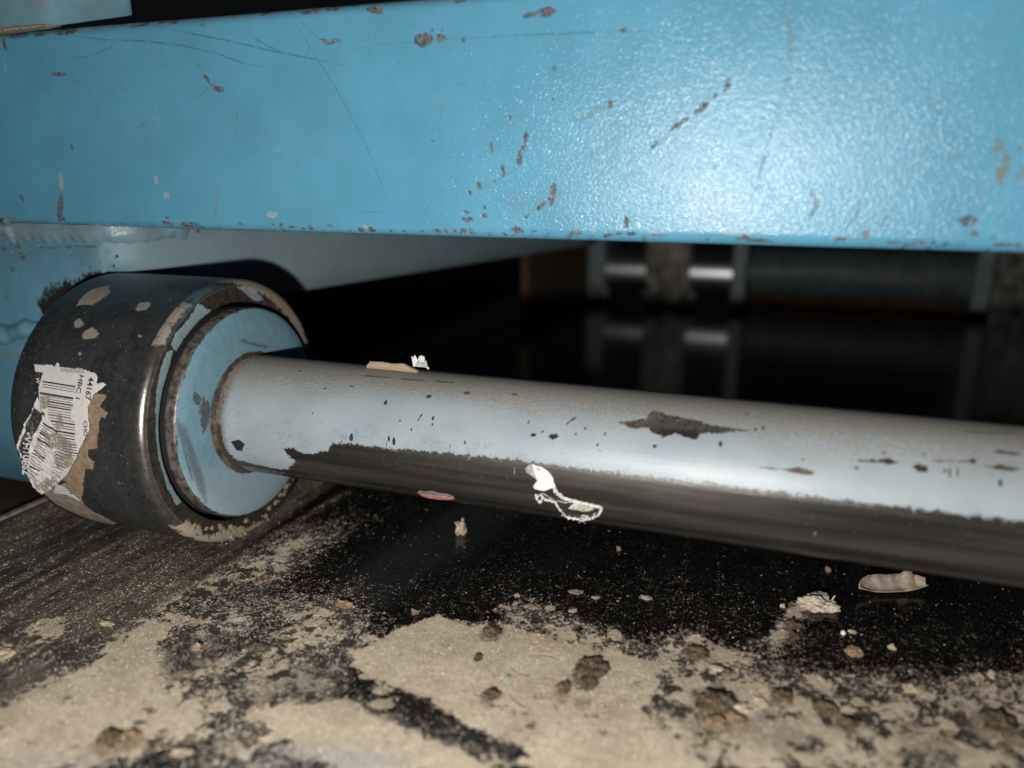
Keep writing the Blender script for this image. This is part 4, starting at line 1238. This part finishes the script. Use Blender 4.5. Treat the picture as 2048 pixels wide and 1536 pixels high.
# torn sticker left on the tube
cp6 = lambda x, y: (800 + x / 4.551, 900 + y / 4.55)
RT = TR + .00012
def tl(x, y):
    X, th = on_cyl(*cp6(x, y), RT)
    return (X * 1000, th * TR * 1000)
on_tube = lambda off: (lambda u, v: cyl(u / 1000, v / 1000 / TR, RT + off))
brightp = plain('bright_paper', lin(212, 210, 206), lin(224, 222, 218), .6, 0, 500, .2, .0002)
scrap = sheet('sticker_remnant', [tl(*q) for q in ((1138, 175), (1165, 140), (1210, 130), (1290, 155), (1350, 195), (1392, 250), (1400, 300), (1420, 335), (1310, 375), (1225, 355), (1210, 330), (1252, 275), (1200, 235), (1150, 205))], on_tube(0), brightp, .18, .06, tube, 21, .0001)
tag(scrap, 'torn scrap of white sticker with frayed threads below it')
greyw = plain('smudged_paper', lin(126, 122, 118), lin(176, 172, 168), .7, 0, 900, .4, .0003, .45, .55)
sheet('smudge', [tl(*q) for q in ((1140, 178), (1165, 142), (1205, 138), (1245, 262), (1200, 232), (1155, 205))], on_tube(.00016), greyw, .15, .05, scrap, 22, .0001)
sheet('smudge', [tl(*q) for q in ((1240, 152), (1282, 168), (1274, 190), (1250, 184))], on_tube(.00016), greyw, .12, .02, scrap, 23, .0001)
fib = plain('frayed_white_paper', lin(190, 188, 180), lin(216, 214, 208), .7, 0, 700, .3, .0002)
def thread(name, pts, r, mat, parent, lift=.0003, seed=0):
    rg = random.Random(seed)
    P = []
    for i in range(len(pts) - 1):
        (ax, ay), (bx, by) = pts[i], pts[i + 1]
        nseg = max(2, int(math.hypot(bx - ax, by - ay) / 9))
        for k in range(nseg):
            t = k / nseg
            P.append((ax + (bx - ax) * t + rg.uniform(-3, 3), ay + (by - ay) * t + rg.uniform(-3, 3)))
    P.append(pts[-1])
    W = [Vector(on_tube(lift + rg.uniform(-.0001, .0002))(*tl(*q))) for q in P]
    rows = []
    for i, p in enumerate(W):
        d = (W[min(i + 1, len(W) - 1)] - W[max(i - 1, 0)])
        d = d.normalized() if d.length > 0 else Vector((1, 0, 0))
        a = d.orthogonal().normalized()
        b = d.cross(a)
        rr = r * rg.uniform(.55, 1.35) * (0.4 if i in (0, len(W) - 1) else 1)
        rows.append([tuple(p + a * rr * math.cos(q) + b * rr * math.sin(q)) for q in (0, 1.257, 2.513, 3.77, 5.027)])
    return strip_mesh(name, rows, mat, parent, None, True, True, True)
for i, (pts, r_) in enumerate((
    ([(1405, 330), (1420, 380), (1460, 410), (1500, 430), (1560, 450), (1640, 470), (1720, 490), (1830, 510)], .00050), ([(1830, 510), (1835, 540), (1800, 590), (1740, 615), (1660, 630), (1600, 615), (1520, 605), (1490, 570), (1440, 510), (1420, 470)], .00030),
    ([(1420, 470), (1370, 450), (1320, 440), (1290, 400)], .00028), ([(1240, 390), (1250, 440), (1280, 470), (1300, 430), (1290, 395), (1260, 410), (1245, 450)], .00026), ([(1300, 385), (1360, 420), (1430, 470)], .00012), ([(1430, 450), (1500, 470), (1560, 462)], .00012),
    ([(1650, 590), (1690, 585), (1715, 595), (1690, 610), (1655, 608), (1645, 598)], .00022), ([(1620, 655), (1660, 630), (1690, 660)], .00012), ([(1560, 455), (1680, 478), (1790, 505)], .00022), ([(1480, 400), (1450, 390), (1420, 350)], .0003),
    ([(1550, 520), (1600, 490), (1700, 480), (1800, 505)], .0002), ([(1490, 575), (1470, 590)], .00015), ([(1780, 560), (1770, 580), (1790, 590)], .00018))):
    thread('frayed_thread', pts, r_ * 1.2, fib, scrap, .0003, i)
sheet('sticker_shred', [tl(*q) for q in ((1535, 530), (1560, 500), (1600, 475), (1700, 485), (1750, 510), (1770, 545), (1700, 555), (1600, 545))], on_tube(.0001), plain('creamy_shred', lin(150, 146, 128), lin(206, 202, 190), .7, 0, 1500, .6, .0003, .42, .6), .15, .3, scrap, 25, .0001)
pinkm = plain('pink_paint_scab', lin(168, 104, 100), lin(204, 148, 142), .7, 0, 900, .4, .0002)
greys = plain('grey_scab', lin(106, 96, 90), lin(142, 130, 122), .8, 0, 900, .4, .0002)
pk = sheet('paint_scab', [tl(*q) for q in ((155, 385), (180, 370), (230, 378), (290, 372), (350, 392), (430, 400), (490, 425), (498, 448), (440, 455), (350, 452), (270, 442), (200, 420))], on_tube(0), greys, .15, .12, tube, 27, .0001)
tag(pk, 'flat grey and pink scab of paint on the dark underside')
sheet('pink_centre', [tl(*q) for q in ((185, 392), (240, 400), (320, 412), (400, 416), (480, 432), (488, 446), (430, 450), (340, 444), (260, 434), (205, 412))], on_tube(.00014), pinkm, .14, .08, pk, 28, .0001)
# a few hair-thin light nicks
nick_m = plain('bright_nick', lin(170, 176, 180), lin(200, 204, 206), .4, .3, 900, .1, .0001)
for i, q in enumerate((((1030, 935), (1029, 948)), ((935, 920), (948, 908)), ((1631, 1063), (1628, 1072)), ((1195, 900), (1203, 903)))):
    pts = [((a - 800) * 4.551, (b - 900) * 4.55) for a, b in q]
    thread('nick', pts, .00010, nick_m, tube, .00005, i + 40)

# ================================================================== things lying about
# on the tube: splinter and paper scrap
def top_of_tube(px, py):
    """point on the upper side of the tube on the skyline seen at that pixel column"""
    X, th = on_cyl(px, py, TR)
    return X, th
wood_m = plain('pale_splinter_wood', lin(148, 128, 106), lin(172, 152, 128), .8, 0, 200, .4, .0002, vec=(1, 12, 12))
xa, xb = on_cyl(725, 745, TR)[0], on_cyl(832, 750, TR)[0]
rows = []
for k in range(17):
    t = k / 16
    x = xa + (xb - xa) * t
    th = 1.50 - .01 * t
    hgt = (.0012 + .0002 * mnoise.noise(Vector((t * 5, 1, 1)))) * (min(1, .5 + t * 8)) * (1 if t < .75 else 1 - (t - .75) * 2.6) * 2.1
    wdt = .0016
    c = Vector(cyl(x, th, TR + .0001))
    nrm_ = Vector((0, -math.cos(th), math.sin(th)))
    tan_ = Vector((0, math.sin(th), math.cos(th)))
    rows.append([tuple(c + tan_ * (wdt * math.cos(a)) * .5 + nrm_ * (hgt * .5 + hgt * .5 * math.sin(a))) for a in np.linspace(0, 2 * math.pi, 10, endpoint=False)])
spl = strip_mesh('wood_splinter', rows, wood_m, None, None, True, True, True)
tag(spl, 'thin pale wooden splinter lying along the top of the tube', 'splinter')
pr = empty('paper_scrap', cyl(xb + .001, 1.17, TR), 'small crumpled white paper scrap with grey print standing on top of the tube', 'paper scrap')
c0 = np.array(cyl(xb + .0005, 1.15, TR + .0002))
dpx = bmm(840, 725)
def facet(name, pts, mat, dy0=0.0):
    # pts: photo pixels about (840, 738), with a depth in mm; the scrap stands on the tube's crest
    V = []
    for px, py, dmm in pts:
        P = on_y(px, py, c0[1] + dmm / 1000)
        V.append(P)
    o = link_mesh(name, V, [tuple(range(len(V)))], mat, pr)
    md = o.modifiers.new('thickness', 'SOLIDIFY')
    md.thickness = .00018
    return o
facet('paper_fold', [(827, 734, -.3), (823, 712, .4), (827, 715, .6), (830, 710, 1), (836, 721, .6), (833, 731, -.3)], brightp)
facet('paper_fold', [(830, 733, -.8), (834, 724, .2), (853, 722, .6), (855, 732, -.3), (859, 737, -.6), (856, 739, -.8), (852, 735, -.9)], whitep)
facet('paper_fold', [(836, 722, .4), (838, 714, 1), (843, 711, 1.4), (849, 714, 1.2), (850, 720, .7), (846, 723, .2)], brightp)
for y0 in (725.5, 729.5):
    facet('printed_line', [(834, y0 + 1, -.45), (853, y0, -.05), (853, y0 + 1.5, -.15), (833.5, y0 + 2.4, -.55)], greyw)

# folded grey paper flake on the floor, right
fl_m = plain('grey_brown_paper', lin(138, 122, 108), lin(172, 156, 140), .8, 0, 500, .5, .0003)
def p8(x, y):
    return (1380 + x / 3.938, 1100 + y / 3.94)
b0 = on_floor(*p8(1372, 372)); b1 = on_floor(*p8(1770, 352))
axis = b1 - b0; Lf = np.linalg.norm(axis); axis /= Lf
perp = np.array([-axis[1], axis[0], 0])
rows = []
rg = random.Random(3)
nF = 36
for k in range(nF):
    t = k / (nF - 1)
    P = b0 - axis * .002 + axis * (Lf + .006) * t
    wob = mnoise.noise(Vector((t * 6, 3, 0)))
    e_ = abs(2 * t - 1.05)
    hf = .0012 + .0022 * e_ ** 3 + .0003 * wob
    back = .0050 * (1 - .75 * e_ ** 4) + .0008 * mnoise.noise(Vector((t * 7, 7, 0)))
    hb = .0046 + .0006 * mnoise.noise(Vector((t * 7, 9, 0))) + .00025 * mnoise.noise(Vector((t * 24, 4, 0))) + .0002 * mnoise.noise(Vector((t * 60, 4, 0))) + (.0010 if .72 < t < .86 else 0)
    r_ = []
    for s_ in np.linspace(0, 1, 7):
        zz_ = hf * (1 - s_) + hb * s_ - .0022 * 4 * s_ * (1 - s_) * .6
        q = P + perp * (back * s_ - .0005 * wob) + np.array([0, 0, max(zz_, .0002)])
        r_.append(tuple(q))
    rows.append(r_)
flake = strip_mesh('curled_paper_flake', rows, fl_m, None, None, True)
md = flake.modifiers.new('thickness', 'SOLIDIFY'); md.thickness = .00025
tag(flake, 'curled grey-brown paper flake with a ragged back edge, under the tube at right', 'paper flake')
# crumpled white paper beside it
cw = on_floor(1634, 1212)
wpl = lump('crumpled_paper', (cw[0], cw[1], 0), .0052, .0038, .0024, plain('cream_paper', lin(168, 154, 138), lin(206, 194, 178), .75, 0, 700, .3, .0003), 5, .6, 4, None, True, .8)
tag(wpl, 'small crumpled cream paper bit at the tip of the dust trail', 'paper scrap')
# curl at its right end
rows = []
P = on_floor(1658, 1210)
for k in range(8):
    t = k / 7
    q = P + RIGHT * .0014 * t + np.array([0, 0, .0032 * t])
    rows.append([tuple(q - RIGHT * .0005 * (1 - t * .6)), tuple(q + RIGHT * .0005 * (1 - t * .6) + np.array([0, .0004, 0]))])
cur = strip_mesh('curled_tip', rows, brightp, wpl, None, True)
md = cur.modifiers.new('thickness', 'SOLIDIFY'); md.thickness = .0002

# dirt clods
clod_m = plain('crumbly_brown_soil', lin(62, 51, 39), lin(120, 104, 80), .95, 0, 700, .9, .0007)
clod_o = plain('sandy_soil', lin(112, 94, 68), lin(156, 134, 104), .95, 0, 700, .9, .0007)
red_m = plain('reddish_rust_crumb', lin(70, 50, 40), lin(112, 84, 68), .9, 0, 600, .8, .0006)
for i, (px, py, rx_, ry_, hz, mt, lab) in enumerate((
    (1432, 1408, 40, 26, 1.5, clod_m, 'largest crumbly brown soil clod, in the tan dust at lower right'),
    (1182, 1338, 32, 24, 1.3, clod_m, 'brown soil clod on the right end of the big tan dust patch'),
    (1175, 1368, 20, 16, 1.0, clod_m, 'small brown clod just below the clod on the big dust patch'),
    (1128, 1378, 15, 12, .9, clod_m, 'small brown clod left of the pair on the big dust patch'),
    (983, 1392, 17, 11, 1.1, clod_m, 'dark olive crumb in the lower middle of the big dust patch'),
    (984, 1264, 20, 14, .8, clod_m, 'flat brown clod on the upper edge of the big dust patch'),
    (222, 1479, 30, 13, 1.2, clod_m, 'dark brown clod near the lower left corner'),
    (260, 1476, 20, 12, .9, clod_o, 'sandy clod touching the dark one near the lower left corner'),
    (1562, 1395, 22, 14, 1.1, clod_m, 'brown clod right of the largest soil clod'),
    (1696, 1452, 20, 14, 1.2, clod_m, 'round brown clod in the speckled dust at lower right'),
    (1650, 1420, 26, 14, 1.0, clod_m, 'wide brown clod between two others at lower right'),
    (1998, 1450, 30, 24, 1.4, clod_m, 'blurred brown clod at the right edge of the floor'),
    (1396, 1306, 24, 13, .8, clod_m, 'flat dark clod where the dust trail meets the big patch'),
    (1708, 1307, 17, 9, 1.3, clod_o, 'ochre clod alone on the black floor at right'),
    (690, 1212, 22, 7, 1.1, clod_o, 'ochre clod alone on the black floor left of the big dust patch'),
    (520, 1297, 17, 8, .9, clod_m, 'brown clod between the two large dust patches'),
    (1585, 1252, 14, 9, 1.0, red_m, 'reddish crumb beside the dust trail, right of the big patch'),
    (1588, 1274, 11, 7, .9, red_m, 'reddish crumb just under the other reddish one'),
    (955, 1319, 9, 6, .9, clod_m, 'tiny dark crumb in the middle of the big dust patch'),
    (1472, 1440, 24, 12, .9, clod_o, 'sandy flake against the largest soil clod'),
    (1430, 1450, 26, 14, 1.0, clod_o, 'sandy lower half of the mud by the largest soil clod'))):
    P = on_floor(px, py)
    s_ = fmm(px, py) / 1000
    hz *= .55
    nseed = 100 + i * 7
    # a clod is a heap of a few crumbs grown together
    o = lump('soil_clod', (P[0], P[1], 0), rx_ * s_ * .85, ry_ * s_ * 1.25, hz * .0019, mt, nseed, .5, 4, None, True, 1.3)
    tag(o, lab, 'soil clod', 'soil clods on the floor')
# pale flakes and crumbs
crumb_m = plain('dried_mud_flake', lin(128, 110, 96), lin(168, 150, 132), .9, 0, 600, .6, .0004)
cream_m = plain('cream_flake', lin(160, 144, 120), lin(196, 180, 154), .8, 0, 600, .5, .0004)
for i, (px, py, rx_, ry_, hz, mt, lab) in enumerate((
    (1152, 1184, 14, 6, .5, crumb_m, 'flat pinkish mud flake, biggest of the three in a row on the black floor'),
    (1192, 1196, 8, 4, .8, crumb_m, 'square pinkish mud flake, middle of the three in a row'),
    (1293, 1197, 14, 4, .9, crumb_m, 'long pinkish mud flake, right of the three in a row'),
    (1033, 1192, 6, 4, .9, crumb_m, 'small pinkish flake above two others at the top of the dust patch'),
    (1030, 1208, 6, 4, .9, crumb_m, 'small pinkish flake, middle of three at the top of the dust patch'),
    (1014, 1215, 9, 4, .6, crumb_m, 'pinkish flake, lowest left of three at the top of the dust patch'),
    (831, 1225, 10, 5, .9, crumb_m, 'pinkish flake above the left end of the big dust patch'),
    (1065, 1214, 16, 5, .6, crumb_m, 'broad flake in the broken upper rim of the dust patch'),
    (1030, 1232, 16, 5, .5, crumb_m, 'thin flake left in the broken upper rim of the dust patch'),
    (1100, 1252, 16, 5, .6, crumb_m, 'flake right in the broken upper rim of the dust patch'),
    (922, 1066, 11, 8, 3.2, cream_m, 'cream crumb standing alone on the glossy floor under the tube'),
    (1656, 1142, 6, 4, 1.5, clod_o, 'tan crumb close under the tube left of the curled paper'),
    (215, 1248, 16, 5, .8, cream_m, 'bright cream splinter flake in the roller track'),
    (394, 1298, 10, 6, 2.0, crumb_m, 'pink-beige crumb in the dark gap between dust patches at left'),
    (12, 1308, 18, 10, 1.2, cream_m, 'cream flake at the left edge of the floor'),
    (1433, 1338, 14, 5, 1.1, cream_m, 'thin cream chip lying right of the flat dark clod'),
    (1522, 1404, 14, 8, .9, cream_m, 'cream flake above the sandy flakes right of the largest clod'),
    (1484, 1418, 18, 9, 1.2, cream_m, 'bright cream flake leaning on the largest soil clod'),
    (1820, 1378, 14, 8, 1.1, cream_m, 'beige flake on the black strip toward the right'),
    (1955, 1358, 14, 8, 1.4, crumb_m, 'pinkish crumb near the right edge above the blurred clod'),
    (1982, 1352, 6, 7, 1.6, cream_m, 'pale upright chip near the right edge above the blurred clod'),
    (1785, 1297, 8, 5, 1.2, cream_m, 'lone pale crumb on the black floor below the curled paper'),
    (1705, 1265, 8, 3, .8, cream_m, 'sliver of pale flake beside the white bead'),
    (1565, 1213, 5, 3, 1.2, cream_m, 'small pale crumb left of the crumpled cream paper'),
    (1237, 1100, 4, 3, 1.5, crumb_m, 'tiny crumb under the tube right of the cream crumb'))):
    P = on_floor(px, py)
    s_ = fmm(px, py) / 1000
    big_ = 1 if hz > 3 else .62
    o = lump('mud_flake', (P[0], P[1], -.0001), rx_ * s_ * .9, ry_ * s_ * 1.5, hz * .0011 * big_, mt, 300 + i * 5, .62, 3, None, True, 1.2)
    for p in o.data.polygons:
        p.use_smooth = False
    tag(o, lab, 'flake', 'pale flakes and crumbs on the floor')
P = on_floor(1016, 1357)
tq = lump('paint_chip', (P[0], P[1], .0001), .0006, .0013, .0004, plain('turquoise_paint', lin(104, 142, 134), lin(140, 172, 162), .5, 0, 600), 8, .4, 2)
tag(tq, 'tiny turquoise paint chip in the middle of the big dust patch', 'paint chip')
P = on_floor(1686, 1268)
wb = lump('white_bead', (P[0], P[1], 0), .0007, .0007, .0009, brightp, 9, .15, 2)
tag(wb, 'tiny white bead on the black floor below the crumpled paper', 'bead')
# small crumbs packed round the foot of the roller's end ring
for i in range(46):
    a = random.uniform(-2.25, -.75)
    rr = random.uniform(.0395, .0445)
    p = (XR - .0002 + random.uniform(0, .0006), TY - rr * math.cos(a), TZ + rr * math.sin(a))
    if p[2] < .0015:
        continue
    o = lump('dirt_crumb', (0, 0, 0), .0006 * random.uniform(.4, 1.1), .0010 * random.uniform(.5, 1.3), .0009 * random.uniform(.5, 1.2), dm, 500 + i, .5, 1, None, False)
    o.location = (p[0], p[1], p[2] - .0003)
    o.parent = roller
    o.matrix_parent_inverse = Matrix.Translation(-roller.location)

# ================================================================== BACKGROUND
grey_pt = plain('dark_teal_enamel', lin(112, 124, 128), lin(136, 148, 150), .5, 0, 80, .2, .0006)
grime = plain('grimy_casting', lin(98, 94, 88), lin(176, 170, 162), .8, .1, 70, .9, .003)
rod_m = Mat('polished_rod').out(lin(210, 212, 214), .36, 1.0)
rear = empty('rear_pivot', tuple(on_floor(1340, 606)), 'blurred pivot with a shiny rod clamped between plates, far behind the tube', 'pivot')
YB = float(on_floor(1340, 604)[1])
def bx(px0, px1, y_=None):
    return on_y(px0, 560, y_ or YB)[0], on_y(px1, 560, y_ or YB)[0]
zt = .150
zrod = on_y(1340, 542, YB)[2]
x0, x1 = bx(1180, 1220); box('side_plate', x0, x1, YB - .028, YB + .05, .0, zt, grey_pt, rear, .002)
x0, x1 = bx(1466, 1494); box('side_plate', x0, x1, YB - .030, YB + .05, .008, zt, grey_pt, rear, .002)
x0, x1 = bx(1292, 1388)
bm_rows = []
lump('clamp_block', ((x0 + x1) / 2, YB, .0), (x1 - x0) * .56, .026, .055, grime, 31, .16, 4, rear, True, 1.2)
box('clamp_cap', x0 + .002, x1 - .002, YB - .024, YB + .03, .02, zt - .003, grime, rear, .004)
xr0, xr1 = bx(1178, 1484)
rows = [[(x, YB - .021 * math.cos(a), zrod + .021 * math.sin(a)) for a in np.linspace(0, 2 * math.pi, 48, endpoint=False)] for x in (xr0, xr1)]
strip_mesh('rod', rows, rod_m, rear, None, True, True, True)
for px, s_ in ((1190, 1.0), (1205, .8), (1310, 1.1), (1352, 1.0), (1376, .8)):
    P = on_y(px, 590, YB - .03)
    lump('grease_lump', (P[0], YB - .028, .001), .009 * s_, .010, .014 * s_, grime, px, .5, 3, rear)
rt = empty('rear_tube', tuple(on_y(1720, 600, YB + .02)), 'dark grey round bar receding into the dark behind the tube, at right', 'tube')
xt0, xt1 = bx(1496, 1948)
zc = on_y(1720, 548, YB + .02)[2]
rows = [[(x, YB + .02 - .024 * math.cos(a), zc + .024 * math.sin(a)) for a in np.linspace(0, 2 * math.pi, 48, endpoint=False)] for x in (xt0, xt1)]
strip_mesh('bar', rows, plain('dark_bar_paint', lin(74, 84, 88), lin(96, 104, 108), .5, 0, 80, .2, .0006), rt, None, True, True, True)
x0, x1 = bx(1948, 1984)
box('end_plate', x0, x1, YB - .005, YB + .06, .006, zt, grey_pt, rt, .002)
box('timber_batten', xt0, xt1 + .002, YB + .012, YB + .05, .0, .024, plain('rough_brown_wood', lin(60, 44, 26), lin(96, 70, 42), .85, 0, 60, .4, .001, vec=(1, 8, 8)), None, .001)
tag(bpy.data.objects['timber_batten'], 'rough brown timber batten on the floor under the far dark bar', 'batten')
rag = lump('dirty_rag', tuple(on_floor(2050, 612)), .05, .03, .075, grime, 77, .5, 4)
tag(rag, 'dark crumpled heap at the right edge beyond the end plate', 'heap')
pb = on_floor(1046, 642)
cb_m = plain('lit_cardboard', lin(78, 62, 42), lin(98, 78, 54), .85, 0, 120, .2, .0004)  # front edge: same cardboard, its lit tone put into the colour
cbx = empty('cardboard_box', (pb[0], pb[1], 0), 'brown cardboard panel standing on the floor left of the far pivot', 'cardboard')
x1c = on_y(1058, 600, pb[1])[0]; x0c = on_y(1041, 600, pb[1])[0]
box('front_edge', x0c, x1c, pb[1], pb[1] + .004, 0, .14, cb_m, cbx, .0005)
pe = on_floor(1178, 603)
V = [(x1c, pb[1] + .0045, 0), (pe[0], pe[1], 0), (pe[0], pe[1], .14), (x1c, pb[1] + .0045, .14)]
V2 = [(v[0] - .006, v[1], v[2]) for v in V]
link_mesh('side_panel', V + V2, [(0, 1, 2, 3), (7, 6, 5, 4), (0, 4, 5, 1), (3, 2, 6, 7), (0, 3, 7, 4), (1, 5, 6, 2)], plain('shaded_cardboard', lin(58, 46, 30), lin(76, 60, 40), .9, 0, 120, .2, .0004), cbx)  # side of the same cardboard, colour darkened for its shade
